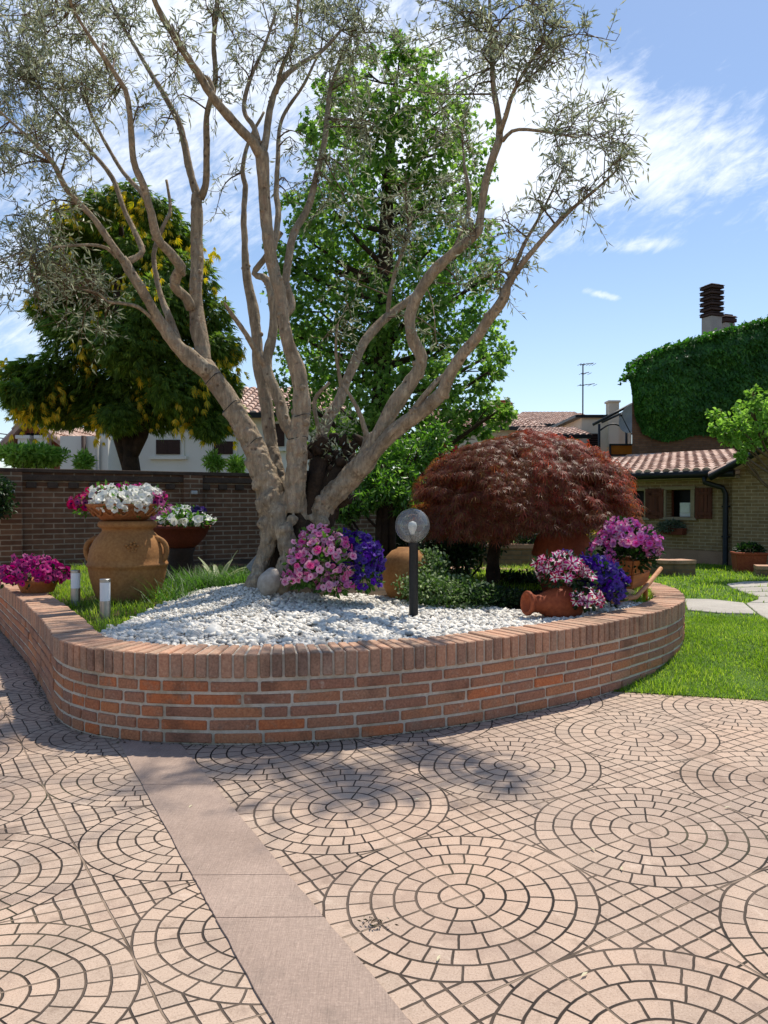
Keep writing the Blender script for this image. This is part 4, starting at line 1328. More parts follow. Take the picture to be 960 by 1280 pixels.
LIMB = {
 'A': [(345, 655, 25, 6.5), (337, 610, 24, 6.48), (316, 555, 21, 6.45), (290, 510, 18.5, 6.42), (267, 474, 16.5, 6.4), (252, 452, 14, 6.38)],
 'A1': [(262, 466, 13, 6.36), (226, 437, 11.5, 6.28), (202, 406, 9.5, 6.18), (190, 385, 8, 6.1), (175, 360, 8, 6.0), (161, 338, 8, 5.95), (152, 322, 7.5, 5.9)],
 'A1a': [(154, 326, 6.5, 5.9), (138, 303, 5.6, 5.82), (119, 275, 5.2, 5.75), (86, 240, 5, 5.65), (66, 204, 4.4, 5.55), (48, 184, 3.6, 5.5), (20, 158, 2.6, 5.4), (-10, 130, 1.6, 5.35)],
 'A1b': [(157, 328, 6, 5.95), (170, 322, 5.5, 6.0), (178, 314, 5, 6.03), (170, 292, 4.5, 6.1), (155, 262, 4.2, 6.15), (140, 222, 4, 6.2), (110, 185, 3.4, 6.25), (76, 146, 2.8, 6.3), (50, 112, 2, 6.3), (20, 70, 1.4, 6.3)],
 'A2': [(256, 456, 13, 6.4), (248, 410, 11.5, 6.45), (245, 375, 10.5, 6.5), (246, 320, 9.5, 6.55), (246, 255, 9, 6.6), (249, 243, 9, 6.6)],
 'A2a': [(248, 250, 6.5, 6.6), (240, 222, 6, 6.62), (232, 185, 5.8, 6.66), (224, 155, 5.2, 6.7), (206, 120, 4.4, 6.75), (190, 95, 4, 6.8), (170, 60, 3.2, 6.85), (148, 22, 2.4, 6.9), (130, -20, 1.6, 7)],
 'A2b': [(250, 248, 6.5, 6.6), (257, 232, 6, 6.58), (259, 190, 5.6, 6.5), (259, 145, 5, 6.45), (269, 100, 4.6, 6.4), (267, 50, 4, 6.35), (272, 0, 3.2, 6.3), (275, -50, 2, 6.25)],
 'A3': [(238, 385, 8.5, 6.42), (232, 372, 8.5, 6.35), (218, 358, 8, 6.28), (222, 342, 8, 6.2), (226, 334, 8, 6.15), (213, 316, 7.6, 6.05), (197, 297, 7, 5.95), (189, 266, 6.6, 5.85), (180, 233, 6, 5.75), (167, 200, 5.4, 5.65), (160, 125, 4.6, 5.45), (146, 95, 4, 5.35), (115, 50, 3.2, 5.2), (90, 8, 2.4, 5.1), (70, -40, 1.4, 5.0)],
 'A3b': [(187, 258, 4.4, 5.85), (176, 240, 4, 5.9), (150, 210, 3.4, 6.0), (122, 160, 2.8, 6.05), (100, 110, 2, 6.1)],
 'A4': [(190, 398, 3.6, 6.12), (176, 386, 3.3, 6.05), (160, 380, 3, 5.95), (135, 377, 2.6, 5.85), (122, 366, 2, 5.8), (104, 362, 1.4, 5.75)],
 'A5': [(146, 322, 3.6, 5.9), (134, 310, 3.2, 5.85), (112, 306, 2.8, 5.78), (70, 309, 2.2, 5.7), (30, 315, 1.6, 5.6), (0, 325, 1.2, 5.5)],
 'A6': [(222, 430, 8, 6.3), (213, 400, 6.5, 6.35), (205, 380, 5, 6.4), (198, 355, 4.6, 6.45), (192, 318, 4.2, 6.5), (205, 280, 3.5, 6.55), (213, 262, 3, 6.6), (208, 225, 2.2, 6.65)],
 'B': [(366, 640, 21, 6.45), (370, 590, 18, 6.42), (372, 550, 16.5, 6.4), (377, 520, 15, 6.38), (371, 465, 11.5, 6.35), (358, 415, 10.5, 6.3), (350, 372, 10, 6.28), (341, 335, 9.6, 6.25), (335, 290, 9.2, 6.2), (331, 240, 9, 6.15), (327, 200, 10.5, 6.1), (325, 190, 10, 6.1)],
 'B1': [(327, 198, 8.4, 6.1), (316, 178, 8, 6.02), (303, 165, 7.6, 5.95), (285, 145, 7.2, 5.85), (265, 120, 6.8, 5.75), (247, 90, 6.4, 5.65), (230, 65, 6, 5.5), (205, 25, 5, 5.35), (190, -5, 4.4, 5.25), (170, -60, 3, 5.05)],
 'B1b': [(268, 125, 4, 5.76), (262, 100, 3.2, 5.8), (240, 85, 2.8, 5.9), (215, 30, 2, 6.0)],
 'B2': [(328, 196, 6.6, 6.1), (333, 170, 6, 6.15), (341, 125, 5.4, 6.25), (353, 98, 4.8, 6.3), (375, 80, 4, 6.4), (397, 68, 3.4, 6.5), (416, 50, 2.8, 6.6), (440, 20, 1.8, 6.7)],
 'B2b': [(345, 117, 4.2, 6.25), (352, 85, 3.6, 6.2), (368, 45, 3, 6.1), (373, 0, 2.4, 6.0), (378, -50, 1.5, 5.9)],
 'B3': [(326, 196, 5.5, 6.12), (318, 160, 4.6, 6.2), (305, 138, 4, 6.28), (312, 100, 3.4, 6.35), (330, 60, 2.8, 6.4), (345, 15, 2, 6.4)],
 'B4': [(352, 395, 8, 6.32), (364, 384, 7, 6.36), (360, 365, 6.6, 6.4), (358, 345, 6.2, 6.45), (366, 296, 6, 6.55), (384, 262, 5.6, 6.65), (396, 220, 5.2, 6.75), (406, 175, 4.6, 6.85), (411, 121, 4, 7.0), (422, 86, 3.2, 7.05), (432, 50, 2, 7.1)],
 'B5': [(340, 330, 5.5, 6.3), (348, 270, 5, 6.5), (345, 240, 4.6, 6.6), (347, 200, 4, 6.7), (352, 150, 3.2, 6.85), (380, 105, 2.6, 6.9), (402, 60, 1.8, 6.95)],
 'C': [(362, 655, 9, 6.6), (352, 610, 10, 6.72), (339, 560, 10.5, 6.85), (333, 505, 9.5, 6.9), (323, 450, 9, 6.95), (317, 392, 8.5, 7.0), (310, 352, 7.5, 7.05), (306, 312, 5.6, 7.1), (305, 270, 5, 7.15), (307, 232, 4.6, 7.2), (303, 215, 4, 7.2), (310, 180, 3.2, 7.25), (330, 140, 2.2, 7.3)],
 'C2': [(365, 545, 10, 6.7), (346, 495, 9, 6.75), (334, 455, 8.4, 6.8), (342, 405, 7.4, 6.85), (336, 352, 6.6, 6.9), (318, 342, 5, 6.95), (335, 318, 5, 6.95), (352, 290, 4.4, 6.95)],
 'C3': [(334, 462, 5.6, 6.8), (318, 436, 5, 6.7), (304, 412, 4.4, 6.6), (288, 390, 3.6, 6.5), (280, 378, 2, 6.45)],
 'D': [(392, 650, 22, 6.55), (415, 620, 21, 6.5), (438, 597, 19, 6.45), (456, 577, 16.5, 6.4), (474, 545, 13.5, 6.35), (488, 515, 12.4, 6.3), (503, 490, 11.8, 6.28), (521, 465, 10.4, 6.25), (527, 447, 10, 6.22), (518, 430, 9.8, 6.2), (513, 410, 9.2, 6.15), (516, 385, 9, 6.12), (535, 350, 8.6, 6.05), (560, 322, 8.2, 6.0), (585, 300, 8, 5.95), (597, 288, 7.6, 5.92), (601, 265, 6.6, 5.9), (608, 225, 6.4, 5.85), (618, 195, 6.4, 5.8), (625, 172, 6.4, 5.78)],
 'Da': [(625, 176, 6, 5.78), (622, 140, 5, 5.8), (617, 110, 4.6, 5.82), (615, 75, 4.2, 5.82), (613, 40, 3.4, 5.85), (612, 0, 2.6, 5.9), (612, -40, 1.6, 5.9)],
 'Db': [(625, 165, 5, 5.76), (632, 145, 4.4, 5.68), (640, 120, 3.6, 5.6), (655, 90, 3, 5.5), (675, 60, 2.4, 5.4), (700, 25, 1.6, 5.3)],
 'Dc': [(628, 176, 4, 5.76), (640, 164, 3.2, 5.68), (658, 162, 2.8, 5.6), (690, 166, 2.2, 5.5), (720, 172, 1.6, 5.4)],
 'Dd': [(592, 290, 3.2, 5.95), (586, 270, 2.8, 6.0), (588, 245, 2.4, 6.1), (580, 200, 1.8, 6.2), (578, 160, 1.4, 6.3)],
 'D2': [(448, 590, 12, 6.3), (470, 565, 11, 6.22), (500, 532, 10.6, 6.12), (535, 508, 10.6, 6.02), (556, 488, 10.6, 5.95), (562, 468, 9.6, 5.9), (575, 446, 9, 5.85), (592, 425, 8.8, 5.75), (612, 397, 8.4, 5.65), (629, 373, 8.4, 5.55), (634, 358, 7, 5.52), (642, 345, 5.4, 5.5), (660, 320, 4.6, 5.42), (700, 275, 3.8, 5.3), (722, 255, 3, 5.22), (747, 235, 2.4, 5.15), (780, 205, 1.6, 5.1)],
 'D2b': [(632, 364, 5, 5.53), (642, 335, 4, 5.5), (655, 305, 3.2, 5.5), (672, 275, 2.6, 5.5), (690, 240, 2, 5.5), (706, 205, 1.4, 5.5)],
 'D2c': [(466, 574, 6.5, 6.2), (485, 545, 5.8, 6.1), (510, 520, 5.4, 6.06), (545, 478, 5, 5.98), (560, 468, 5, 5.93)],
 'D3': [(448, 600, 8, 6.4), (452, 570, 6.5, 6.5), (458, 545, 5, 6.55), (447, 512, 4, 6.55), (438, 495, 3, 6.55), (428, 480, 2, 6.55)],
 'E': [(398, 610, 12, 6.75), (396, 565, 10, 6.85), (408, 525, 9, 6.95), (424, 500, 8.4, 7.0), (436, 470, 7.8, 7.08), (452, 435, 7.6, 7.15), (463, 418, 7.4, 7.2), (488, 393, 6.4, 7.3), (524, 364, 5.4, 7.4), (534, 345, 3.6, 7.45), (552, 332, 3, 7.5), (572, 300, 2.6, 7.55), (585, 258, 2.2, 7.6), (579, 205, 1.6, 7.6)],
 'E2': [(485, 397, 4.4, 7.28), (487, 370, 3.8, 7.3), (497, 330, 3.4, 7.3), (507, 303, 2.8, 7.25), (515, 270, 2, 7.2)],
 'E3': [(428, 492, 4, 7.02), (424, 468, 3.2, 7.0), (420, 438, 2.6, 6.95), (422, 405, 1.8, 6.9)],
 'E4': [(410, 560, 5, 6.8), (398, 535, 4.4, 6.75), (394, 500, 3.6, 6.75), (412, 478, 2.6, 6.7)],
 'F': [(200, -5, 4.6, 5.3), (230, -120, 4, 4.95), (280, -260, 3.4, 4.7), (330, -420, 2.6, 4.55)],
 'F4': [(280, -260, 3, 4.7), (260, -420, 2.6, 4.25), (200, -640, 2, 3.8)],
 'F5': [(60, -120, 2.6, 4.8), (80, -320, 2.4, 4.4), (60, -560, 2, 4.0)],
 'F2': [(90, 8, 3, 5.1), (60, -120, 2.6, 4.8), (20, -300, 2, 4.6)],
 'F3': [(372, -10, 3, 6.0), (400, -140, 2.6, 5.4), (450, -330, 2.2, 4.9)],
}
NODES = []
for nm, rows in LIMB.items():
    sp_ = spline(L3(rows), .045)
    k_ = np.arange(len(sp_))
    rad = sp_[:, 3] * (1 + .07 * np.array([mnoise.noise(Vector((i * .35, sum(map(ord, nm)) % 97, 0.3))) for i in k_]))
    c_ = sp_[:, :3].copy()
    for i in range(2, len(c_)):        # slight crookedness
        q = Vector((c_[i][0] * 3.1, c_[i][1] * 3.1, c_[i][2] * 3.1)); rr = max(rad[i], .012)
        c_[i] += np.array([mnoise.noise(q), mnoise.noise(q + Vector((9, 0, 0))), 0]) * rr * .3
    mb = MB(); mb.tube(c_, np.maximum(rad, .004), 16 if rad[0] > .04 else 8, wob=.24, seed=len(NODES) * .01)
    rg = random.Random(nm)
    for _ in range(int(len(c_) / 6)):      # knots and cut stubs
        i = rg.randrange(2, max(3, len(c_) - 3)); r = rad[i]
        if r < .018: continue
        d = Vector((rg.uniform(-1, 1), rg.uniform(-1, .2), rg.uniform(-.3, .8))).normalized()
        p = Vector(c_[i])
        mb.tube([p, p + d * r * 1.02, p + d * r * 1.32], [r * .55, r * .45, r * .26], 7, wob=.3, seed=i)
    mb.build('limb', bark, olive)
    for i in range(0, len(c_), 2):
        if rad[i] < .028: NODES.append((*c_[i], rad[i]))
NODES = np.array(NODES)

# trunk: strands and burls grown together
mb = MB()
def strand(rows, wob=.2):
    sp_ = spline([(*P(a, b, Y), r * Y / FPX) for a, b, r, Y in rows], .05); mb.tube(sp_[:, :3], sp_[:, 3], 14, wob=wob, seed=rows[0][0])
def grow(nm, n):
    sp_ = spline(L3(LIMB[nm][:n]), .04); mb.tube(sp_[:, :3], sp_[:, 3] * 1.04 + .004, 16, wob=.16, seed=7)
grow('A', 4); grow('B', 4); grow('D', 5); grow('C', 3)
strand([(318, 572, 13, 6.46), (334, 610, 14, 6.46), (343, 640, 15, 6.44), (336, 675, 11, 6.43), (328, 705, 9.5, 6.4), (318, 730, 12, 6.34), (306, 748, 8, 6.28)])
strand([(345, 650, 13, 6.42), (358, 675, 12, 6.34), (359, 700, 10.5, 6.32), (351, 728, 13, 6.26), (347, 750, 11, 6.2)])
strand([(371, 575, 11, 6.42), (371, 610, 10.5, 6.45), (376, 650, 10, 6.5), (379, 690, 11, 6.5), (384, 745, 17, 6.45)])
strand([(445, 592, 12, 6.45), (424, 612, 13, 6.48), (404, 638, 13, 6.52), (396, 680, 13, 6.52), (404, 745, 18, 6.45)])
strand([(322, 590, 9, 6.56), (334, 640, 11, 6.66), (338, 690, 13, 6.7), (336, 748, 18, 6.7)])
for a, b, r, Y in ((331, 655, 9, 6.40), (322, 606, 8.5, 6.44), (345, 640, 14.5, 6.42), (327, 632, 9, 6.43), (357, 663, 11.5, 6.32), (334, 625, 9, 6.36), (366, 650, 7, 6.34), (347, 735, 14, 6.26), (322, 742, 12, 6.32), (402, 652, 9, 6.47),
                  (397, 676, 9, 6.46), (418, 616, 11, 6.45), (372, 745, 16, 6.34), (333, 690, 8, 6.40), (361, 684, 9, 6.32), (372, 562, 9, 6.36), (325, 575, 9, 6.4)):
    q = r * Y / FPX; mb.ball(P(a, b, Y), (q * random.uniform(.85, 1.1), q, q * random.uniform(.9, 1.2)), 3)
tmp = mb.build('trunk_tmp', bark)
md = tmp.modifiers.new('r', 'REMESH'); md.mode = 'VOXEL'; md.voxel_size = .011
md = tmp.modifiers.new('s', 'SMOOTH'); md.factor = .5; md.iterations = 9
t_ = bpy.data.textures.new('gnarl', 'CLOUDS'); t_.noise_scale = .07; t_.noise_depth = 3
md = tmp.modifiers.new('d', 'DISPLACE'); md.texture = t_; md.strength = .045; md.mid_level = .5; md.texture_coords = 'LOCAL'
me = bpy.data.meshes.new_from_object(tmp.evaluated_get(bpy.context.evaluated_depsgraph_get()))
bpy.data.objects.remove(tmp)
me.name = 'trunk'; me.polygons.foreach_set('use_smooth', [True] * len(me.polygons)); me.update()
link_mesh('trunk', me, bark, olive)
# dark rotten heart between the limbs, with suckers
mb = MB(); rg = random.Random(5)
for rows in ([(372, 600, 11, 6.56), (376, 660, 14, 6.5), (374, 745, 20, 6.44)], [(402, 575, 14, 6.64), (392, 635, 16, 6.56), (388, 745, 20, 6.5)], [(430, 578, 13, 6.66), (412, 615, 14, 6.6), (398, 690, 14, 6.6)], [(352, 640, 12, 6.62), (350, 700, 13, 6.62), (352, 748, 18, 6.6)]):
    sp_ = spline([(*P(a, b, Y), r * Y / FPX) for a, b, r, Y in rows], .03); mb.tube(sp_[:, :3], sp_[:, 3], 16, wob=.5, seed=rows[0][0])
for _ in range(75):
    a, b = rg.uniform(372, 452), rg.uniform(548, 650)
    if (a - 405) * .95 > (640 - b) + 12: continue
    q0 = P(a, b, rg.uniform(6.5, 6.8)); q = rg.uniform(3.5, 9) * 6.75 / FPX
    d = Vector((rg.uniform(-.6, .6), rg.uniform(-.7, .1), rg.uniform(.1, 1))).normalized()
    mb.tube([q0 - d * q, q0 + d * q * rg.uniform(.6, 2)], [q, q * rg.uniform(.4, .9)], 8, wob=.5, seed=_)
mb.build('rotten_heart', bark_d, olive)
for pa, Ya, r in (((290, 508), 6.42, .090), ((316, 555), 6.45, .097), ((377, 520), 6.38, .083), ((372, 548), 6.40, .086), ((267, 474), 6.40, .085)):
    c = P(*pa, Ya); nrm_ = (P(pa[0] + (-24 if pa[0] < 330 else 0), pa[1] - 40, Ya) - c).normalized()
    M = nrm_.to_track_quat('Z', 'Y').to_matrix()
    mb = MB(); mb.tube([c + M @ Vector((math.cos(a) * r, math.sin(a) * r, .012 * math.sin(2 * a))) for a in np.linspace(0, 2 * PI, 33)], .003, 6, cap=False)
    mb.build('binding_wire', black_m, olive)

# twigs and leaves
CL = [(30, 40, 70, 1.2), (100, 30, 60, 1.2), (170, 30, 55, 1.1), (40, 120, 60, 1.3), (110, 105, 55, 1.1), (30, 200, 52, 1.2), (88, 185, 50, 1.0), (150, 130, 42, .8), (60, 262, 48, 1.1), (15, 290, 40, 1.0),
      (220, 60, 50, 1.0), (280, 25, 50, 1.0), (330, 20, 50, 1.0), (200, 165, 34, .5), (255, 130, 40, .7), (272, 235, 34, .5), (300, 80, 36, .6), (345, 85, 40, .8), (390, 40, 60, 1.3), (440, 20, 60, 1.4), (395, 130, 35, .8), (150, 75, 40, .8), (8, 60, 50, 1.2), (70, 80, 50, 1.1),
      (45, 335, 42, 1.0), (92, 375, 38, 1.2), (30, 385, 36, .6), (62, 360, 34, 1.0), (110, 350, 28, .8), (118, 408, 32, .7), (10, 350, 34, .6),
      (430, 100, 52, 1.3), (480, 60, 58, 1.5), (458, 180, 50, 1.3), (520, 110, 48, 1.2), (540, 40, 50, 1.3), (408, 205, 38, .9), (440, 258, 40, 1.0), (500, 225, 50, 1.3), (545, 190, 40, 1.0), (480, 300, 34, .9), (435, 330, 36, .7), (430, 385, 28, .6), (400, 430, 28, .5), (548, 265, 34, 1.0), (520, 290, 34, .9), (375, 170, 26, .5), (365, 235, 22, .35),
      (600, 30, 40, 1.0), (650, 25, 48, 1.3), (700, 30, 42, 1.1), (742, 55, 34, 1.0), (640, 75, 38, 1.0), (690, 85, 38, 1.1), (592, 125, 22, .6), (720, 145, 38, 1.0), (770, 185, 34, 1.2), (700, 200, 38, .8), (742, 215, 34, .9), (622, 300, 38, .9), (652, 325, 28, .6), (582, 375, 26, .6), (612, 345, 30, .7), (690, 275, 26, .5), (748, 155, 30, .8), (670, 250, 24, .45), (600, 200, 22, .4), (560, 420, 22, .4),
      (100, -60, 80, 1.2), (250, -70, 80, 1.0), (400, -60, 80, 1.2), (540, -50, 70, 1.2), (650, -45, 60, 1.0), (0, -80, 80, 1.1), (-60, 60, 70, 1), (-50, 200, 60, .9), (300, -200, 90, .8), (430, -220, 90, .9), (150, -180, 90, .8), (40, -220, 90, .8), (330, -380, 110, .8), (450, -330, 100, .7), (30, -320, 100, .7), (200, -330, 100, .7), (570, -170, 80, .8), (200, -600, 150, .8), (340, -580, 150, .7), (60, -540, 150, .8), (260, -450, 130, .8), (460, -480, 130, .6), (110, -400, 120, .8), (-80, -420, 130, .8), (-60, -200, 110, .8)]
rg = np.random.default_rng(77)
tw = MB(); lf = Leaves()
allP, allD, allL = [], [], []
for a, b, r, dens in CL:
    if 360 < a < 560 and b > 0: dens *= .8
    if -390 < b < 0: dens *= .55
    base = np.array(P(a, b, 6.2))
    # distance taken from the limb that passes nearest
    nd = NODES.copy()
    tpx = 480 + FPX * nd[:, 0] / nd[:, 1]; tpy = 630 - FPX * (nd[:, 2] - CAM_H) / nd[:, 1]
    dd = np.hypot(tpx - a, tpy - b)
    near = np.argsort(dd)[:5]
    j = near[rg.integers(len(near))]
    Yc_ = float(np.clip(NODES[j][1] + rg.uniform(-.35, .35), 3.6, 7.8))
    C = np.array(P(a, b, Yc_)); Rm = r * Yc_ / FPX
    st = NODES[j][:3]
    nb = max(2, int(4.6 * dens))
    for bi in range(nb):
        j2 = near[rg.integers(len(near))]; st = NODES[j2][:3]
        tgt = C + rdir(1, rg)[0] * Rm * rg.uniform(.35, 1.05)
        mid = (st + tgt) / 2 + rdir(1, rg)[0] * Rm * .25 + np.array([0, 0, .06])
        sp_ = spline([(*st, 0), (*mid, 0), (*tgt, 0)], .06)[:, :3]
        nr = min(NODES[j2][3] * .5, .008)
        tw.tube(sp_, np.linspace(max(nr, .0035), .002, len(sp_)), 5, cap=False)
        for ti in range(int(9 * dens) + 3):
            i0 = rg.integers(len(sp_) // 3, len(sp_)); p0 = sp_[i0]
            dr = norm((p0 - C) / max(Rm, .01) * .5 + rdir(1, rg)[0] + np.array([0, 0, .12]))
            ln = max(Rm, .2) * rg.uniform(.45, 1.25)
            n = max(4, int(ln / .024)); t = np.linspace(0, 1, n)[:, None]
            curve = p0 + dr * t * ln + np.array([0, 0, -1]) * t * t * ln * rg.uniform(.0, .45) + rdir(1, rg) * .03 * np.sin(t * 5)
            tw.tube(curve[::2] if n > 5 else curve, np.linspace(.0028, .0014, len(curve[::2] if n > 5 else curve)), 4, cap=False)
            if rg.random() < .22: continue
            tan = norm(np.gradient(curve, axis=0)[1:])
            for sgn in (0, 1):
                m = rg.random(len(tan)) < .68
                allP.append(curve[1:][m]); allD.append(norm(tan[m] * .75 + rdir(m.sum(), rg) * .85)); 
CLN = len(allP)
Pn = np.concatenate(allP); Dn = np.concatenate(allD)
lf.add(Pn, Dn, rdir(len(Pn), rg), rg.uniform(.04, .076, len(Pn)), rg.uniform(.010, .0155, len(Pn)), LANCE)
# suckers in the heart of the trunk
q = 420
cc = np.array([P(rg.uniform(375, 450), rg.uniform(520, 620), rg.uniform(6.5, 6.75)) for _ in range(40)])
pp = cc[rg.integers(0, 40, q)] + rg.normal(size=(q, 3)) * .05
lf.add(pp, rdir(q, rg) + np.array([0, 0, .5]), rdir(q, rg), .055, .013, LANCE)
lf.build('crown', olive_leaf, olive)
tw.build('twig_mass', twig_m, olive)
print('olive leaves', len(Pn))


# ---- clump trees
def tree(name, lab, trunk, cl, leafm, tmpl, lsize, lw, per, barkm, seed, tr=.1, droop=.0, group=None, outward=.6, limbs=True, inner=.25, mi2=None, horiz=0.0):
    """trunk: points with radii; cl: (centre, radii, share) foliage clumps"""
    rg = np.random.default_rng(seed)
    b = trunk[0]
    root = thing(name, lab, 'tree', (b[0], b[1], b[2]), group)
    sp_ = spline(trunk, .25)
    mb = MB(); mb.tube(sp_[:, :3], np.maximum(sp_[:, 3], .01), 10, wob=.2, seed=seed); mb.build('trunk', barkm, root)
    if limbs:
        mb = MB()
        for c, r, sh in cl:
            c = np.array(c, float)
            zc = c[2] - abs(c[0] - b[0]) * .35 - .3
            i = int(np.argmin(abs(sp_[:, 2] - zc))); st = sp_[i, :3]
            mid = st * .45 + c * .55 + np.array([0, 0, -.08])
            q = spline([(*st, 0), (*mid, 0), (*c, 0)], .25)[:, :3]
            r0 = max(sp_[i, 3] * .45, .02)
            mb.tube(q, np.linspace(r0, .012, len(q)), 6, cap=False, wob=.15)
            for _ in range(3):
                k0 = rg.integers(len(q) // 2, len(q)); e = c + rdir(1, rg)[0] * np.array(r) * .8
                mb.tube([q[k0], (q[k0] + e) / 2 + rdir(1, rg)[0] * .05, e], [.014, .01, .005], 5, cap=False)
        mb.build('limb_mass', barkm, root)
    lf = Leaves()
    for c, r, sh in cl:
        c = np.array(c, float); r = np.array(r, float); n = int(per * sh)
        # leaves sit in sprays inside the clump, leaving gaps
        ns = max(4, n // 14)
        sd_ = rdir(ns, rg); sc_ = c + sd_ * r * (inner + (1 - inner) * rg.random((ns, 1)) ** .5)
        k_ = rg.integers(0, ns, n)
        pos = sc_[k_] + rg.normal(size=(n, 3)) * np.mean(r) * .13
        d = norm(norm(pos - c) * outward + rdir(n, rg) + np.array([0, 0, -droop]))
        nn = rdir(n, rg) + np.array([0, 0, .8 + horiz])
        lf.add(pos, d, nn, lsize * rg.uniform(.65, 1.25, n), lw * rg.uniform(.75, 1.2, n), tmpl, 0)
    lf.build('crown', leafm, root)
    return root


# tall broadleaf tree behind
plane_leaf = leaf_mat('broad_leaf', ['#49692a', '#587a32', '#6b8c3e', '#82a24c', '#3d5a24', '#98b460'], .52, patch=('#3f6621', .6))
BY = 12.6
def cpx(lst, Y, dy=1.0, seed=0):
    rg = random.Random(seed); o = []
    for a, b, r, sh in lst:
        yy = Y + rg.uniform(-dy, dy); q = r * yy / FPX; o.append((tuple(P(a, b, yy)), (q, q * 1.1, q * .85), sh))
    return o
bt = [(500, 70, 28, .4), (460, 90, 32, .45), (535, 90, 32, .45), (415, 120, 26, .3), (560, 130, 34, .6), (500, 130, 45, 1), (440, 140, 40, .8), (585, 175, 32, .5), (540, 180, 45, 1), (480, 190, 48, 1.2), (425, 200, 45, 1), (400, 160, 30, .5), (590, 230, 34, .6),
      (545, 245, 45, 1.1), (480, 250, 50, 1.4), (420, 265, 48, 1.2), (385, 300, 38, .8), (375, 255, 25, .4), (540, 310, 48, 1.2), (480, 320, 52, 1.5), (430, 335, 50, 1.4), (590, 300, 34, .6), (370, 360, 36, .7), (400, 390, 48, 1.2), (460, 390, 52, 1.5), (520, 375, 50, 1.3),
      (575, 365, 38, .8), (610, 345, 26, .4), (360, 330, 22, .4), (345, 310, 16, .2), (600, 405, 30, .6), (620, 440, 26, .5), (560, 430, 45, 1.1), (500, 440, 52, 1.4), (440, 450, 52, 1.4), (385, 450, 42, 1), (365, 415, 26, .4), (610, 465, 26, .4), (540, 485, 45, 1.1), (480, 500, 48, 1.2), (420, 505, 45, 1.1), (370, 495, 34, .7), (590, 505, 36, .8), (625, 512, 20, .4), (560, 535, 38, .8), (510, 545, 36, .8), (450, 545, 34, .7), (600, 535, 22, .3), (390, 545, 30, .5)]
tree('broadleaf_tree', 'tall bright green broadleaf tree rising behind the olive', [(*P(470, 700, BY), .2), (*P(474, 560, BY), .17), (*P(480, 400, BY), .14), (*P(484, 250, BY), .1), (*P(490, 150, BY), .05), (*P(495, 85, BY), .012)],
     cpx(bt, BY, 1.3, 3), plane_leaf, STAR, .088, .088, 700, bark_d, 31, droop=.35)

# golden tipped conifer
con_leaf = leaf_mat('conifer_spray', ['#4d6629', '#5b7630', '#6a8638', '#445c24', '#7d9440'], .46, rough=.6)
con_gold = leaf_mat('conifer_gold', ['#c4ac2c', '#d6bc3c', '#e0c64c', '#b0a834', '#9ca036'], .45, rough=.6)
CNY = 13.2
cl = [(160, 250, 30, .5), (120, 262, 28, .5), (195, 268, 28, .5), (150, 290, 42, 1), (95, 285, 26, .5), (220, 300, 30, .7), (110, 320, 42, 1), (180, 330, 45, 1.2), (235, 345, 36, .8), (75, 345, 32, .7), (130, 370, 46, 1.2), (200, 385, 48, 1.3), (255, 395, 36, .9), (75, 390, 36, .8), (100, 420, 45, 1.2), (165, 430, 50, 1.4), (230, 440, 46, 1.2), (275, 435, 24, .5), (60, 470, 36, .9), (30, 470, 26, .6), (110, 480, 46, 1.2), (170, 485, 46, 1.4), (230, 488, 44, 1.2), (275, 480, 26, .6), (40, 500, 32, .8), (80, 508, 34, 1), (130, 512, 34, 1), (200, 512, 36, 1.1), (250, 512, 34, 1), (282, 515, 22, .5), (55, 512, 24, .6), (20, 490, 18, .3), (150, 522, 24, .6), (285, 525, 18, .4), (262, 532, 22, .5)]
rg = np.random.default_rng(8)
cb = P(166, 690, CNY)
con = thing('conifer', 'dark green conifer with yellow tipped sprays behind the garden wall', 'tree', (cb.x, CNY, cb.z))
mb = MB()
sp_ = spline([(*P(166, 700, CNY), .19), (*P(165, 610, CNY), .17), (*P(163, 570, CNY), .14), (*P(155, 480, CNY), .1), (*P(150, 380, CNY), .1), (*P(152, 270, CNY), .03)], .3)
mb.tube(sp_[:, :3], sp_[:, 3], 12, wob=.2)
mb.tube([P(163, 575, CNY), P(178, 545, CNY), P(190, 480, CNY), P(195, 400, CNY)], [.12, .11, .09, .05], 10, wob=.2)
mb.tube([P(160, 585, CNY), P(152, 560, CNY), P(138, 520, CNY), P(110, 470, CNY)], [.1, .09, .07, .04], 10, wob=.2)
mb.build('trunk', bark_d, con)
lf = Leaves(); gp, gd = [], []
ax0 = np.array([P(158, 500, CNY).x, CNY])
for a, b, r, sh in cl:
    Yc_ = CNY + rg.uniform(-1.2, .9)
    c = np.array(P(a, b, Yc_)); rr = r * Yc_ / FPX; n = int(950 * sh)
    d = rdir(n, rg); pos = c + d * np.array([rr, rr * 1.1, rr * .8]) * (rg.random((n, 1)) ** .45)
    ow = pos - np.array([ax0[0], ax0[1], 0]); ow[:, 2] = 0; ow = norm(ow)
    D = norm(ow * .9 + d * .35 + np.array([0, 0, -.5]) + rdir(n, rg) * .6)
    lf.add(pos, D, norm(ow + np.array([0, 0, .7]) + rdir(n, rg) * .4), rg.uniform(.10, .21, n), rg.uniform(.10, .19, n), FROND, 0)
    ng = int(rg.integers(1, 5) * sh + 1)
    for _ in range(ng):
        dd = rdir(1, rg)[0]; dd[1] = -abs(dd[1]); m = rg.integers(4, 22)
        p0 = c + dd * np.array([rr, rr * 1.15, rr * .8]) * 1.02
        gp.append(p0 + rg.normal(size=(m, 3)) * np.array([.10, .10, .13])); gd.append(np.tile(norm(np.array([dd[0] * .5, dd[1] * .5, -.9])), (m, 1)) + rdir(m, rg) * .3)
lf.build('crown', con_leaf, con)
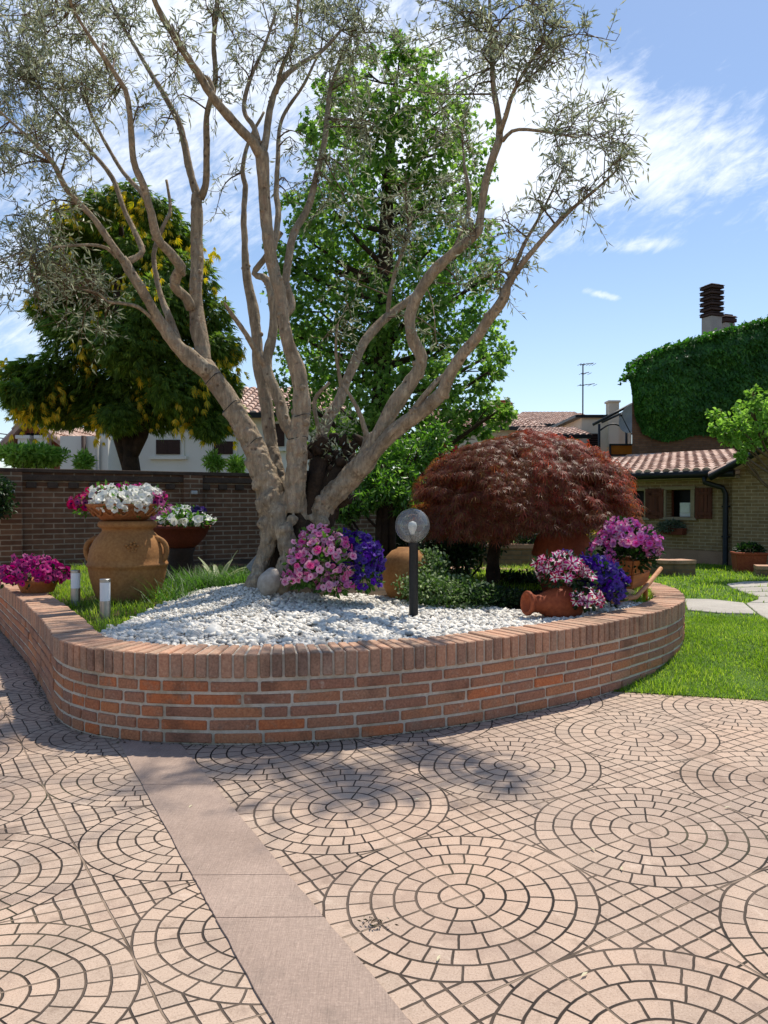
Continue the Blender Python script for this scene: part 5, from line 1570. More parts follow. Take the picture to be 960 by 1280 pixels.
gp = np.concatenate(gp); gd = np.concatenate(gd); n = len(gp)
Leaves().add(gp, gd, rdir(n, rg) + np.array([0, -.7, .5]), rg.uniform(.09, .19, n), rg.uniform(.09, .16, n), FROND).build('golden_spray', con_gold, con)

# cut-leaved maple
mp_leaf = leaf_mat('maple_leaf', ['#66352a', '#7a4430', '#8d5236', '#6f5830', '#9c5c40', '#5a3022', '#8a6c3e', '#8c3e30'], .48, rough=.45, spec=.4)
mp_red = leaf_mat('maple_red_leaf', ['#95402f', '#b0523e', '#8d4430', '#c0654e'], .5, rough=.5)
MY = 7.35
mb0 = P(617, 732, MY)
mz = zb(mb0.x, MY)
mpl = thing('red_maple', 'low domed dark red cut leaved maple beside the globe lamp', 'tree', (mb0.x, MY, mz))
mb = MB()
sp_ = spline([(mb0.x, MY, mz - .03, .075), (*P(616, 705, MY), .06), (*P(619, 680, MY), .055), (*P(628, 650, MY), .045), (*P(640, 610, MY), .03)], .05)
mb.tube(sp_[:, :3], sp_[:, 3], 12, wob=.25)
cm = np.array(P(655, 640, MY)); rg = np.random.default_rng(15)
for i in range(16):
    a = i / 16 * 2 * PI + rg.uniform(-.2, .2); e = cm + np.array([math.cos(a) * .85, math.sin(a) * .75, rg.uniform(-.05, .5)])
    s0 = np.array(P(620, 672, MY)); mid = (s0 + e) / 2 + np.array([0, 0, .25])
    q = spline([(*s0, 0), (*mid, 0), (*e, 0)], .06)[:, :3]; mb.tube(q, np.linspace(.028, .008, len(q)), 6, cap=False, wob=.2)
mb.build('trunk', bark_d, mpl)
# layered dome: shelves of drooping leaves
def dome(n, mi, zlo, zhi, bias=0):
    a = rg.random(n) * 2 * PI
    h = zlo + (zhi - zlo) * rg.random(n)
    rad = np.sqrt(np.clip(1 - np.clip(h, 0, 1) ** 2.9, 0, 1))
    lump = 1 + .09 * np.sin(a * 5 + 1.3) * np.cos(h * 6) + .06 * np.sin(a * 11 + h * 9)
    rr = rad * lump * np.where(rg.random(n) < .6, rg.uniform(.84, 1.07, n), rg.uniform(.35, .9, n))
    x = cm[0] + np.cos(a) * rr * .95; y = cm[1] + np.sin(a) * rr * .95
    z = cm[2] - .13 + h * (.86 + .03 * np.sin(a * 3 + .5)) + rg.normal(size=n) * .012 - .10 * (np.cos(a) * rr < -.2) * (1 - h)
    pos = np.column_stack([x, y, z])
    ow = np.column_stack([np.cos(a), np.sin(a), np.zeros(n)])
    D = norm(ow * (.75 - .2 * h)[:, None] + np.array([0, 0, -.62]) + rdir(n, rg) * .38)
    N = norm(ow * .55 + np.array([0, 0, .75]) + rdir(n, rg) * .35)
    return pos, D, N
lf = Leaves()
p_, d_, n_ = dome(9500, 0, 0.0, 1.0); lf.add(p_, d_, n_, rg.uniform(.06, .115, len(p_)), rg.uniform(.06, .1, len(p_)), PALM7)
# skirts of the drooping shelves
for _ in range(84):
    a = rg.random() * 2 * PI; h = rg.random() * .92
    rad = math.sqrt(max(0, 1 - h ** 2.9)) * .94; n = 74
    aa = a + rg.normal(size=n) * .16 
    hh = h + rg.normal(size=n) * .018
    pos = np.column_stack([cm[0] + np.cos(aa) * rad * rg.uniform(.88, 1.15, n), cm[1] + np.sin(aa) * rad * .95 * rg.uniform(.93, 1.09, n), cm[2] - .13 + hh * .86])
    ow = np.column_stack([np.cos(aa), np.sin(aa), np.zeros(n)])
    lf.add(pos, norm(ow * .8 + np.array([0, 0, -.55]) + rdir(n, rg) * .3), norm(ow * .4 + np.array([0, 0, .8]) + rdir(n, rg) * .3), rg.uniform(.07, .12, n), rg.uniform(.06, .1, n), PALM7)
lf.build('crown', mp_leaf, mpl)
p_, d_, n_ = dome(2400, 0, .2, .97); k_ = (p_[:, 0] > cm[0] - .1); p_, d_, n_ = p_[k_] + np.array([0.02, 0, .03]), d_[k_], n_[k_]
Leaves().add(p_, d_, n_, .09, .08, PALM7).build('red_shoot', mp_red, mpl)


# ---- shrubs
def shrub(name, lab, c, r, n, m, tmpl, ls, lw, seed, cat='shrub', base=None, droop=0., stems=True, lumps=9, group=None):
    rg = np.random.default_rng(seed); c = np.array(c, float); r = np.array(r, float)
    bz = base if base is not None else c[2] - r[2]
    root = thing(name, lab, cat, (c[0], c[1], bz), group)
    lf = Leaves(); lc = c + rdir(lumps, rg) * r * .5; lr = r * rg.uniform(.45, .65, (lumps, 1))
    for q, s_ in zip(lc, lr):
        k_ = n // lumps; d = rdir(k_, rg)
        pos = q + d * s_ * (.4 + .6 * rg.random((k_, 1)) ** .5) * rg.uniform(.8, 1.15, (k_, 1))
        pos[:, 2] = np.maximum(pos[:, 2], bz + .01)
        lf.add(pos, norm(d * .7 + rdir(k_, rg) + np.array([0, 0, -droop])), rdir(k_, rg) + np.array([0, -.2, .8]), ls * rg.uniform(.6, 1.25, k_), lw * rg.uniform(.8, 1.2, k_), tmpl)
    lf.build('foliage', m, root)
    if stems:
        mb = MB()
        for q in lc:
            s0 = np.array([c[0] + rg.normal() * r[0] * .1, c[1] + rg.normal() * r[1] * .1, bz - .02])
            mb.tube([s0, (s0 + q) / 2 + rg.normal(size=3) * r * .08, q], [.016, .012, .006], 6, cap=False)
        mb.build('stem_mass', bark_d, root)
    return root


vari = leaf_mat('variegated_leaf', ['#3f5a24', '#56723a', '#7d9460', '#a3b08a', '#344c1e', '#4d6a2c'], .35)
Yv = 6.25; zv = zb(P(550, 740, Yv).x, Yv)
shrub('variegated_shrub', 'low shrub with small cream edged leaves beside the black lamp post', (P(560, 722, Yv).x, Yv, zv + .12), (.42, .34, .24), 6000, vari, OVATE, .034, .02, 51, base=zv)
shrub('variegated_shrub', 'cream edged shrub standing tall just behind the globe lamp', (P(538, 706, Yv).x, Yv + .25, zv + .2), (.2, .25, .24), 2200, vari, OVATE, .034, .02, 52, base=zv)
shrub('groundcover_shrub', 'dark trailing groundcover under the red maple beside the fallen jug', (P(620, 748, 6.0).x, 6.25, zb(.9, 6.2) + .05), (.34, .28, .1), 2200, darkfol, OVATE, .034, .02, 53, base=zb(.9, 6.2))
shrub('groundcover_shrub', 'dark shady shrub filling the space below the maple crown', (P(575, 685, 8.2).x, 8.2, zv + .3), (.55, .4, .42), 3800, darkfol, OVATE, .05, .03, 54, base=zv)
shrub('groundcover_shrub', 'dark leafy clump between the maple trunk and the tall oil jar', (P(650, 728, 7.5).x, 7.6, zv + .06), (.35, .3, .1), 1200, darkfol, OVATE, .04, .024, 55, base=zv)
jas = leaf_mat('glossy_leaf', ['#3f6420', '#527a2c', '#66903a', '#35561c', '#86a852'], .45, rough=.35, spec=.5)
Yj = 9.0
jt = tree('climbing_shrub', 'light green drooping bushy tree with dark double stem behind the globe lamp', [(*P(472, 712, Yj), .045), (*P(474, 660, Yj), .045), (*P(476, 620, Yj), .03), (*P(478, 580, Yj), .02)],
          [(tuple(P(a, b, Yj + d)), (r * Yj / FPX, r * Yj / FPX, r * Yj / FPX * .85), s_) for a, b, r, s_, d in ((480, 615, 30, 1, 0), (450, 625, 20, .6, -.1), (500, 600, 26, .9, .2), (505, 630, 18, .6, 0), (435, 640, 13, .3, -.1), (470, 590, 26, .8, .2), (520, 570, 26, .8, .4), (490, 565, 26, .8, .5), (450, 580, 20, .5, .3), (540, 550, 24, .6, .6), (425, 640, 10, .2, -.1))],
          jas, LANCE, .085, .028, 900, bark_d, 61, droop=.5)
mb = MB(); q = P(480, 700, Yj); mb.tube([(q.x, Yj, .35), tuple(P(482, 640, Yj)), tuple(P(482, 600, Yj))], [.045, .05, .04], 8); mb.tube([(q.x + .1, Yj, .35), tuple(P(490, 645, Yj)), tuple(P(486, 600, Yj))], [.04, .045, .03], 8)
mb.build('stem', bark_d, jt)
redsh = leaf_mat('red_shrub_leaf', ['#4a1418', '#5e1c20', '#7a2a2c', '#3a1014'], .4)
shrub('red_shrub', 'dark red leaved shrub behind the maple and the light green bush', (P(552, 580, 10.2).x, 10.2, 1.6), (.5, .35, .38), 2600, redsh, OVATE, .06, .035, 62, base=.3)
hedge_l = leaf_mat('hedge_leaf', ['#6a8c3a', '#7da048', '#93b55a', '#587a2e'], .5)
for a, b, r, Y, sd_, lab in ((35, 572, 34, 11.2, 70, 'light green hedge top showing above the garden wall near the pillar'), (105, 578, 14, 11.6, 71, 'small leafy sapling above the garden wall in front of the white house'),
                            (268, 578, 14, 12.6, 72, 'pale green shrub above the garden wall beside the conifer'), (296, 582, 16, 12.8, 73, 'pale green shrub above the wall close to the olive trunk')):
    q = P(a, b, Y); rr = r * Y / FPX
    shrub('hedge_shrub', lab, q, (rr * (1.35 if a < 60 else .8), rr, rr * (.42 if a < 60 else .85)), int((110 if a < 60 else 38) * r), hedge_l, LANCE, .11, .03, sd_, base=.2, group=None)
q = P(-14, 620, 9.15); shrub('dark_shrub', 'dark evergreen bush overhanging the old board gate', q, (.36, .3, .26), 3000, darkfol, OVATE, .05, .03, 76, base=q.z - .3, stems=False, droop=.3)
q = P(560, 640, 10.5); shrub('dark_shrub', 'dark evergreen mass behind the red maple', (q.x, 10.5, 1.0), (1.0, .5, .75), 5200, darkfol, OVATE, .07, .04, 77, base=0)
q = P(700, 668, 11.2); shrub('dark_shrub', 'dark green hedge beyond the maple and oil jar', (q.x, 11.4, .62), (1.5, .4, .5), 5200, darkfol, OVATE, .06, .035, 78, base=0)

# agave
ag = leaf_mat('agave_leaf', ['#7d8a5e', '#98a276', '#b3b68e'], .2, rough=.5)
Ya_ = 7.3; q = P(273, 713, Ya_); az = zb(q.x, Ya_)
agv = thing('agave', 'variegated agave with curling cream edged leaves near the olive trunk', 'plant', (q.x, Ya_, az))
rg_ = random.Random(3)
for i in range(13):
    a = i * 2.4; ln = rg_.uniform(.32, .58); el = rg_.uniform(.35, 1.3)
    mb = MB(); vs = []; fs = []
    d = Vector((math.cos(a), math.sin(a) * .7, 0)); s_ = Vector((-math.sin(a), math.cos(a), 0))
    for t in np.linspace(0, 1, 9):
        p = Vector((q.x, Ya_, az)) + d * ln * t * math.cos(el) + Vector((0, 0, ln * (t * math.sin(el) - .55 * t * t * (1.25 - el * .75))))
        w_ = .03 * (1 - t ** 2.2) * (.7 + .6 * t) + .001
        vs += [p - s_ * w_ + Vector((0, 0, .008)), p, p + s_ * w_ + Vector((0, 0, .008))]
    for j in range(8):
        for k_ in range(2): b_ = j * 3 + k_; fs.append((b_, b_ + 1, b_ + 4, b_ + 3))
    mb.add(vs, fs); mb.build('leaf', ag, agv)
tuft_m = leaf_mat('tuft_blade', ['#3d5f22', '#4a6f2a', '#587d34', '#33521d'], .4)
for i, (a, b, Y, n) in enumerate(((312, 704, 7.1, 220), (232, 716, 7.2, 320), (258, 720, 6.9, 380), (292, 724, 6.8, 340), (215, 742, 6.3, 120))):
    q = P(a, b, Y); z_ = zb(q.x, Y); aa = RNG.random(n) * 6.28
    D = np.column_stack([np.cos(aa) * .7, np.sin(aa) * .7, np.ones(n)])
    o = Leaves().add(np.column_stack([q.x + RNG.normal(size=n) * .10, Y + RNG.normal(size=n) * .08, np.full(n, z_)]), D + rdir(n) * .25, np.column_stack([np.cos(aa), np.sin(aa), np.zeros(n)]), RNG.uniform(.14, .34, n), .009, BLADE).build('grass_tuft', tuft_m)
    o.data.transform(Matrix.Translation(-Vector((q.x, Y, z_)))); o.location = (q.x, Y, z_)
    tag(o, ('long grass tuft against the olive trunk by the slate', 'long grass tuft in the shade below the pedestal bowl', 'long grass tuft growing round the agave', 'long grass tuft between the agave and the fine gravel', 'long grass tuft at the foot of the amphora, on its pebble side')[i], 'grass tuft')

# fallen leaves on the paving
lm = leaf_mat('dry_leaf', ['#d8ceac', '#c4bb94', '#e4dcc4'], .1)
for px, py in ((546, 1202), (744, 1064), (777, 1083), (517, 1000), (735, 1215), (905, 1010), (690, 960), (236, 1010)):
    q = G(px, py, .006); a = random.random() * 6.28
    lf = Leaves().add(np.zeros((1, 3)), np.array([[math.cos(a), math.sin(a), .0]]), np.array([[.02, .02, 1]]), .034, .0095, LANCE)
    o = lf.build('fallen_leaf', lm); o.location = (q.x, q.y, .007)
    tag(o, 'pale fallen olive leaf lying on the stamped paving', 'leaf', 'fallen olive leaves on the paving')
q = G(470, 1156, .006); n = 40
o = Leaves().add(RNG.normal(size=(n, 3)) * np.array([.02, .009, .002]) + np.array([0, 0, .008]), rdir(n) * np.array([1, 1, .15]), rdir(n) + np.array([0, 0, 1.]), .016, .005, LANCE).build('moss_tuft', lit_m); o.location = q
tag(o, 'small dark tuft of moss and litter in a ring joint near the strip', 'moss')
# ================================================================== buildings
coppo = Mat('roof_tile', .85)
_r = coppo.geo('Random Per Island')
_c = coppo.ramp(_r, [(0, '#a98a7a'), (.3, '#c0a08e'), (.6, '#cdae9c'), (.85, '#dabfae'), (1, '#937669')])
_c = coppo.mix(coppo.noise(5, 5).ss(.5, .7) * .5, _c, '#c9b09c')
_c = coppo.mix(coppo.noise(2.2, 5).ss(.56, .7) * .45, _c, '#5d4a40')
coppo.color(_c); coppo.bump(coppo.noise(40, 3), .3, .005); coppo = coppo.m
gutter_m = stone('gutter_metal', '#17191a', '#222425', 6, .4, .05)
tan_brick = brick_tex('tan_brick', '#8a704e', '#9d8260', '#b5a286', .25, .0667, .007, dirt='#5c4a35')
base_pl = stone('base_plaster', '#94745e', '#a8876f', 4, .9, .3)
shut_m = Mat('shutter_wood', .6); _w = shut_m.noise(1, 4, vec=shut_m.mapped((20, 20, 2)))
shut_m.color(shut_m.ramp(_w, [(.3, '#4a2213'), (.7, '#6b3520')])); shut_m.bump(_w, .3, .004); shut_m = shut_m.m
frame_st = stone('window_stone', '#8c7c66', '#9c8b74', 6, .85, .2)
dark_in = stone('dark_room', '#0b0b0c', '#121214', 3, .9, .0)
glass_d = Mat('window_glass', .35, .12); glass_d.color('#0c0f12'); glass_d = glass_d.m


def tiled_roof(a, b, c, d, m, name='roof', parent=None, wv=.2, row=.36, r=.085):
    """rows of half round tiles: a-b along the eave, d-c along the ridge"""
    a, b, c, d = map(Vector, (a, b, c, d))
    mb = MB(); W = (b - a).length; H = (d - a).length
    nw = max(2, int(W / wv)); nr = max(2, int(H / row))
    nrm_ = (b - a).cross(d - a).normalized()
    if nrm_.z < 0: nrm_ = -nrm_
    # bed under the tiles
    mb.add([a, b, c, d, a - nrm_ * .06, b - nrm_ * .06, c - nrm_ * .06, d - nrm_ * .06], [(0, 1, 2, 3), (7, 6, 5, 4), (0, 4, 5, 1), (1, 5, 6, 2), (2, 6, 7, 3), (3, 7, 4, 0)])
    for i in range(nw):
        for j in range(nr):
            u0 = (i + .5) / nw + random.uniform(-.04, .04) / nw
            v0, v1 = j / nr - (.012 if j == 0 else .0), (j + 1.22) / nr
            v1 = min(v1, 1.02)
            pa = lerp(lerp(a, b, u0), lerp(d, c, u0), v0); pb = lerp(lerp(a, b, u0), lerp(d, c, u0), v1)
            lift = .03; t = (b - a).normalized()
            vs = []
            for p, rr, lf_ in ((pa, r * 1.08, lift), (pb, r * .88, .0)):
                for k_ in range(6):
                    an = PI * k_ / 5
                    vs.append(p + t * math.cos(an) * rr + nrm_ * (math.sin(an) * rr * .85 + lf_))
            fs = [(k_, k_ + 1, k_ + 7, k_ + 6) for k_ in range(5)] + [(0, 6, 11, 5), tuple(range(5, -1, -1))]
            mb.add(vs, fs)
    return mb.build(name, m, parent, smooth=True, auto=50)


def wallbox(name, a, b, z0, z1, th, m, parent, openings=()):
    """wall from a to b (plan), openings (s0, s1, z0, z1) cut right through"""
    a = Vector((a[0], a[1], 0)); b = Vector((b[0], b[1], 0)); t = (b - a); L = t.length; t.normalize(); n = Vector((-t.y, t.x, 0))
    xs = sorted({0, L, *[o[0] for o in openings], *[o[1] for o in openings]}); zs = sorted({z0, z1, *[o[2] for o in openings], *[o[3] for o in openings]})
    mb = MB()
    solid = lambda x, z: not any(o[0] < x < o[1] and o[2] < z < o[3] for o in openings)
    for i in range(len(xs) - 1):
        for j in range(len(zs) - 1):
            if not solid((xs[i] + xs[i + 1]) / 2, (zs[j] + zs[j + 1]) / 2): continue
            for off, fl in ((0, False), (th, True)):
                q = [a + t * x + n * off + Vector((0, 0, z)) for x, z in ((xs[i], zs[j]), (xs[i + 1], zs[j]), (xs[i + 1], zs[j + 1]), (xs[i], zs[j + 1]))]
                mb.add(q, [(3, 2, 1, 0) if fl else (0, 1, 2, 3)])
    def rim(x0, x1, q0, q1):
        c = [a + t * x + Vector((0, 0, z)) for x, z in ((x0, q0), (x1, q0), (x1, q1), (x0, q1))]
        for k_ in range(4):
            p, q = c[k_], c[(k_ + 1) % 4]; mb.add([p, q, q + n * th, p + n * th], [(0, 1, 2, 3)])
    rim(0, L, z0, z1)
    for o in openings: rim(*o)
    o = mb.build(name, m, None, smooth=False)
    # own axes, so the brickwork runs along the wall
    o.parent = parent
    ang = math.atan2(t.y, t.x); org = Vector(parent.location)
    Mw = Matrix.Translation(a) @ Matrix.Rotation(ang, 4, 'Z')
    o.data.transform(Mw.inverted())
    o.matrix_local = Matrix.Translation(-org) @ Mw
    return o, a, t, n


# ---- brick outbuilding
HZ = 1.86
H0 = P(745, 650, 17.7); H1 = P(919, 650, 15.2)
H0.z = H1.z = 0
hd = (H1 - H0).normalized(); hn = Vector((-hd.y, hd.x, 0))
hut = thing('outbuilding', 'low tan brick outbuilding with curved roof tiles and brown shutters', 'building', (H1.x, H1.y, -.1))
HL = (H1 - H0).length
def s_at(px):     # place along the front where the photo's column px meets it
    x, y, z = ray(px, 640); d = Vector((x, y))
    A = np.array([[hd.x, -d.x], [hd.y, -d.y]]); r_ = np.linalg.solve(A, np.array([-H0.x, -H0.y])); return float(r_[0]), float(r_[1] * d.y)
def zof(py, Y): return CAM_H + (630 - py) / FPX * Y
w0, Yw = s_at(833); w1, _ = s_at(864)
wz0, wz1 = zof(646, Yw), zof(612.5, Yw)
v0_, _ = s_at(778); v1_, Yv_ = s_at(806)
vz0, vz1 = zof(646.5, Yv_), zof(613.5, Yv_)
front, a_, t_, n_ = wallbox('front_wall', H0 - hd * 1.5, H1, .30, HZ, .3, tan_brick, hut, [(w0 + 1.5, w1 + 1.5, wz0, wz1), (v0_ + 1.5, v1_ + 1.5, vz0, vz1)])
wallbox('plinth', H0 - hd * 1.5 - hn * .025, H1 - hn * .025, -.25, .295, .33, base_pl, hut)
def on(s_, z, off=0): return H0 + hd * s_ - hn * off + Vector((0, 0, z))
ANG = math.atan2(hd.y, hd.x)
for i, (s0, s1, z0, z1) in enumerate(((w0, w1, wz0, wz1), (v0_, v1_, vz0, vz1))):
    mb = MB(); W_2 = s1 - s0; zc = (z0 + z1) / 2; th = .05
    for s_, z, d in (((s0 + s1) / 2, z1 + .04, (W_2 + .2, .06, .07)), ((s0 + s1) / 2, z0 - .035, (W_2 + .26, .1, .06)), (s0 - .045, zc, (.09, .06, z1 - z0)), (s1 + .045, zc, (.09, .06, z1 - z0))):
        mb.box(on(s_, z, .01), d, ANG)
    win = mb.build('window', frame_st, hut, smooth=False, bevel=.004)
    mb = MB(); mb.box(on((s0 + s1) / 2, zc, -.27), (W_2 + .02, .012, z1 - z0 + .02), ANG)
    mb.build('pane', glass_d, win, smooth=False)
    for s_, d in ((s0 + .02, .04), (s1 - .02, .04)):
        mb = MB(); mb.box(on(s_, zc, -.22), (d, .035, z1 - z0), ANG); mb.build('sash', shut_m, win, smooth=False)
    for sg in (-1, 1):
        if i == 1 and sg == -1: continue
        sc0 = s0 - .10 - .19 if sg < 0 else s1 + .10 + .19
        mb = MB(); wS, hS = .36, z1 - z0 + .06
        for k_ in range(4): mb.box(on(sc0 + (k_ - 1.5) * wS / 4, zc, .045), (wS / 4 - .006, .03, hS), ANG)
        for z in (zc - hS * .33, zc + hS * .33): mb.box(on(sc0, z, .068), (wS - .03, .018, .07), ANG)
        mb.build('shutter', shut_m, hut, smooth=False, bevel=.003)
# white appliance seen inside the window
mb = MB(); mb.box((0, 0, 0), (.26, .1, .30)); mb.box((0, -.055, .02), (.21, .015, .18))
o = mb.build('white_box', white_m, smooth=False, bevel=.01); q = on(w0 + .66 * (w1 - w0), wz0 + .152, -.16); o.location = q; o.rotation_euler = (0, 0, ANG)
tag(o, 'white slatted box standing inside the open outbuilding window', 'box')
# gabled wing beyond the corner, its face flush with the front
WG = 4.2; H2 = H1 + hd * WG
gab = MB()
pk = 1.05
def wing_face(off):
    return [H1 - hn * off + Vector((0, 0, -.25)), H2 - hn * off + Vector((0, 0, -.25)), H2 - hn * off + Vector((0, 0, HZ)), H1 + hd * WG / 2 - hn * off + Vector((0, 0, HZ + pk)), H1 - hn * off + Vector((0, 0, HZ))]
f_ = wing_face(.12); b_ = wing_face(-.2)
gab.add(f_ + b_, [(0, 1, 2, 3, 4), (9, 8, 7, 6, 5), (0, 5, 6, 1), (1, 6, 7, 2), (2, 7, 8, 3), (3, 8, 9, 4), (4, 9, 5, 0)])
o = gab.build('gable_wall', None, None, smooth=False); o.data.materials.append(tan_brick); o.parent = hut
Mw = Matrix.Translation(H1) @ Matrix.Rotation(ANG, 4, 'Z'); o.data.transform(Mw.inverted()); o.matrix_local = Matrix.Translation(-Vector(hut.location)) @ Mw
# roofs
OV = .32; RD = 4.3; RH = .70
ea = H0 - hd * 1.8 - hn * OV + Vector((0, 0, HZ + .02)); eb = H1 + hd * .15 - hn * OV + Vector((0, 0, HZ + .02))
ec = eb + hn * (RD + OV) + Vector((0, 0, RH)); ed = ea + hn * (RD + OV) + Vector((0, 0, RH))
tiled_roof(ea, eb, ec, ed, coppo, 'roof', hut, .21, .36, .092)
mid = H1 + hd * WG / 2
ra = H1 - hd * .25 + Vector((0, 0, HZ - .06)); rb = mid + Vector((0, 0, HZ + pk + .06))
tiled_roof(ra + hn * 5, ra - hn * .5, rb - hn * .5, rb + hn * 5, coppo, 'roof', hut, .21, .36, .092)
rc = H2 + hd * .25 + Vector((0, 0, HZ - .06))
tiled_roof(rc - hn * .5, rc + hn * 5, rb + hn * 5, rb - hn * .5, coppo, 'roof', hut, .21, .36, .092)
mb = MB()
mb.tube([ra - hn * .52 + Vector((0, 0, -.03)), rb - hn * .52 + Vector((0, 0, -.03))], .07, 8); mb.tube([rc - hn * .52, rb - hn * .52], .07, 8)
mb.build('verge_board', gutter_m, hut)
mb = MB(); g0 = ea - hn * .05 + Vector((0, 0, -.03)); g1 = eb - hn * .05 + Vector((0, 0, -.03))
mb.tube([g0, g1], .075, 12); mb.build('gutter', gutter_m, hut)
mb = MB(); mb.box((ea + eb) / 2 + hn * .16 + Vector((0, 0, -.10)), ((eb - ea).length, .26, .05), ANG); mb.build('soffit', frame_st, hut, smooth=False)
sd_, Yd = s_at(909)
mb = MB(); top = on(sd_ - .28, HZ - .06, OV + .05)
mb.tube([top, top + Vector((0, 0, -.12)), on(sd_ - .05, HZ - .28, .10), on(sd_, HZ - .40, .07), on(sd_, .0, .07), on(sd_, -.06, .12)], .052, 12)
for z in (.6, 1.2): mb.box(on(sd_, z, .05), (.14, .09, .03), ANG)
mb.build('downpipe', gutter_m, hut)

# window box on the front wall
sb, Yb = s_at(845); zb_ = zof(664, Yb)
wbx = thing('window_box', 'small window box of grey leaved plants fixed below the outbuilding window', 'planter', on(sb, zb_ - .08, .14))
mb = MB(); mb.box(on(sb, zb_, .14), (.52, .17, .14), ANG, taper=1.08); mb.build('trough', terra_dark, wbx, smooth=False, bevel=.006)
grey_leaf = leaf_mat('grey_leaf', ['#4f5a48', '#687462', '#3d4a36', '#7d8876'], .3)
d = rdir(700); pos = np.array(on(sb, zb_ + .1, .14)) + d * np.array([.32, .16, .12]) * RNG.uniform(.4, 1, (700, 1))
o = Leaves().add(pos, d, rdir(700), .06, .035, OVATE).build('trailing_plant', grey_leaf); q = on(sb, zb_ + .05, .14); o.data.transform(Matrix.Translation(-q)); o.location = q
tag(o, 'grey green trailing plants filling the window box on the outbuilding', 'plant')

# planter trough, pier and low wall near the house
q = P(936, 718, 13.6); tz = float(lawnz(q.x, 13.6))
tro = thing('planter_trough', 'red brown terracotta trough with small plants by the outbuilding downpipe', 'planter', (q.x, 13.6, tz))
mb = MB(); mb.box((q.x, 13.6, tz + .17), (.46, .36, .30), -.2, taper=1.1); mb.box((q.x, 13.6, tz + .335), (.54, .43, .045), -.2); mb.box((q.x, 13.6, tz + .01), (.5, .4, .04), -.2)
mb.build('body', terra_red, tro, smooth=False, bevel=.01)
d = rdir(420); pos = np.array([q.x, 13.6, tz + .40]) + d * np.array([.25, .18, .10]) * RNG.uniform(.3, 1, (420, 1))
o = Leaves().add(pos, d, rdir(420), .07, .04, OVATE).build('trough_plant', darkfol); o.data.transform(Matrix.Translation(-Vector((q.x, 13.6, tz + .4)))); o.location = (q.x, 13.6, tz + .4)
tag(o, 'low dark green plant growing in the red brown trough', 'plant')
dimb = brick_tex('dim_brick', '#86664a', '#99785a', '#7c6c58', .25, .0667, .008)
def lowwall(name, lab, pts, z0, h, th, m, capm):
    q = sum((Vector((p[0], p[1], 0)) for p in pts), Vector()) / len(pts)
    root = thing(name, lab, 'wall', (q.x, q.y, z0))
    sp_ = spline([(p[0], p[1], 0, 0) for p in pts], .12)[:, :2]
    for nm_, za, zb2, g_, mm in (('brickwork', z0 - .1, z0 + h - .06, th / 2, m), ('coping', z0 + h - .058, z0 + h, th / 2 + .02, capm)):
        mb = MB(); vs = []; fs = []
        for i in range(len(sp_)):
            t = sp_[min(i + 1, len(sp_) - 1)] - sp_[max(i - 1, 0)]; t = t / np.linalg.norm(t); n = np.array([-t[1], t[0]])
            for s_, z in ((-1, za), (-1, zb2), (1, zb2), (1, za)): vs.append((*(sp_[i] + n * s_ * g_), z))
        for i in range(len(sp_) - 1):
            for k_ in range(4): fs.append((i * 4 + k_, i * 4 + (k_ + 1) % 4, i * 4 + 4 + (k_ + 1) % 4, i * 4 + 4 + k_))
        n4 = (len(sp_) - 1) * 4; fs += [(0, 1, 2, 3), (n4 + 3, n4 + 2, n4 + 1, n4)]
        mb.add(vs, fs); o = mb.build(nm_, mm, root, smooth=False); fix_normals(o)
    return root
def W2(px, Y): q = P(px, 700, Y); return (q.x, Y)
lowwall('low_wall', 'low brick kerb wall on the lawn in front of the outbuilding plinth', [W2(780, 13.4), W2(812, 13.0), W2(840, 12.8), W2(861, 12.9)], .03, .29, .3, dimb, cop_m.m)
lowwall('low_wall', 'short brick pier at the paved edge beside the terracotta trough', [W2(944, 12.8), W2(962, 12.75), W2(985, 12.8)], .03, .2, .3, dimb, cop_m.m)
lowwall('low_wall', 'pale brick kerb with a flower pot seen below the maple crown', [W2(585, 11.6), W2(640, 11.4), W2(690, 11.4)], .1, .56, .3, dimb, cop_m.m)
q = P(631, 703, 11.35); z_ = .665
fp = thing('flower_pot', 'small terracotta pot with yellow flowers on the pale kerb below the maple', 'pot', (q.x, 11.4, z_))
mb = MB(); mb.lathe([(0, 0), (.07, 0), (.1, .12), (.115, .125), (.115, .16), (.1, .16), (0, .14)], (q.x, 11.4, z_), 24); mb.build('body', terra, fp)
petunia('yellow_flower', 'yellow flowers in the small pot on the pale kerb', 'flowers', [((q.x, 11.4, z_ + .2), (.12, .1, .09), 1)], 16, 'yellow', .035, seed=41, fol=80)
q = P(741, 668, 10.4)
petunia('yellow_flower', 'row of yellow flowers glimpsed between the oil jar and lilac petunias', 'flowers', [((q.x - .08, 10.4, q.z), (.22, .12, .05), 1), ((q.x + .15, 10.4, q.z + .02), (.14, .1, .05), .5)], 50, 'yellow', .05, seed=42, fol=160, fs=.07)
q2 = P(741, 690, 10.4)
ub = thing('tall_planter', 'tall plain planter box holding the row of yellow flowers', 'planter', (q.x, 10.4, .0))
mb = MB(); mb.box((q.x, 10.45, .40), (.62, .34, .86)); mb.box((q.x, 10.45, .84), (.68, .4, .05)); mb.build('body', frame_st, ub, smooth=False, bevel=.008)

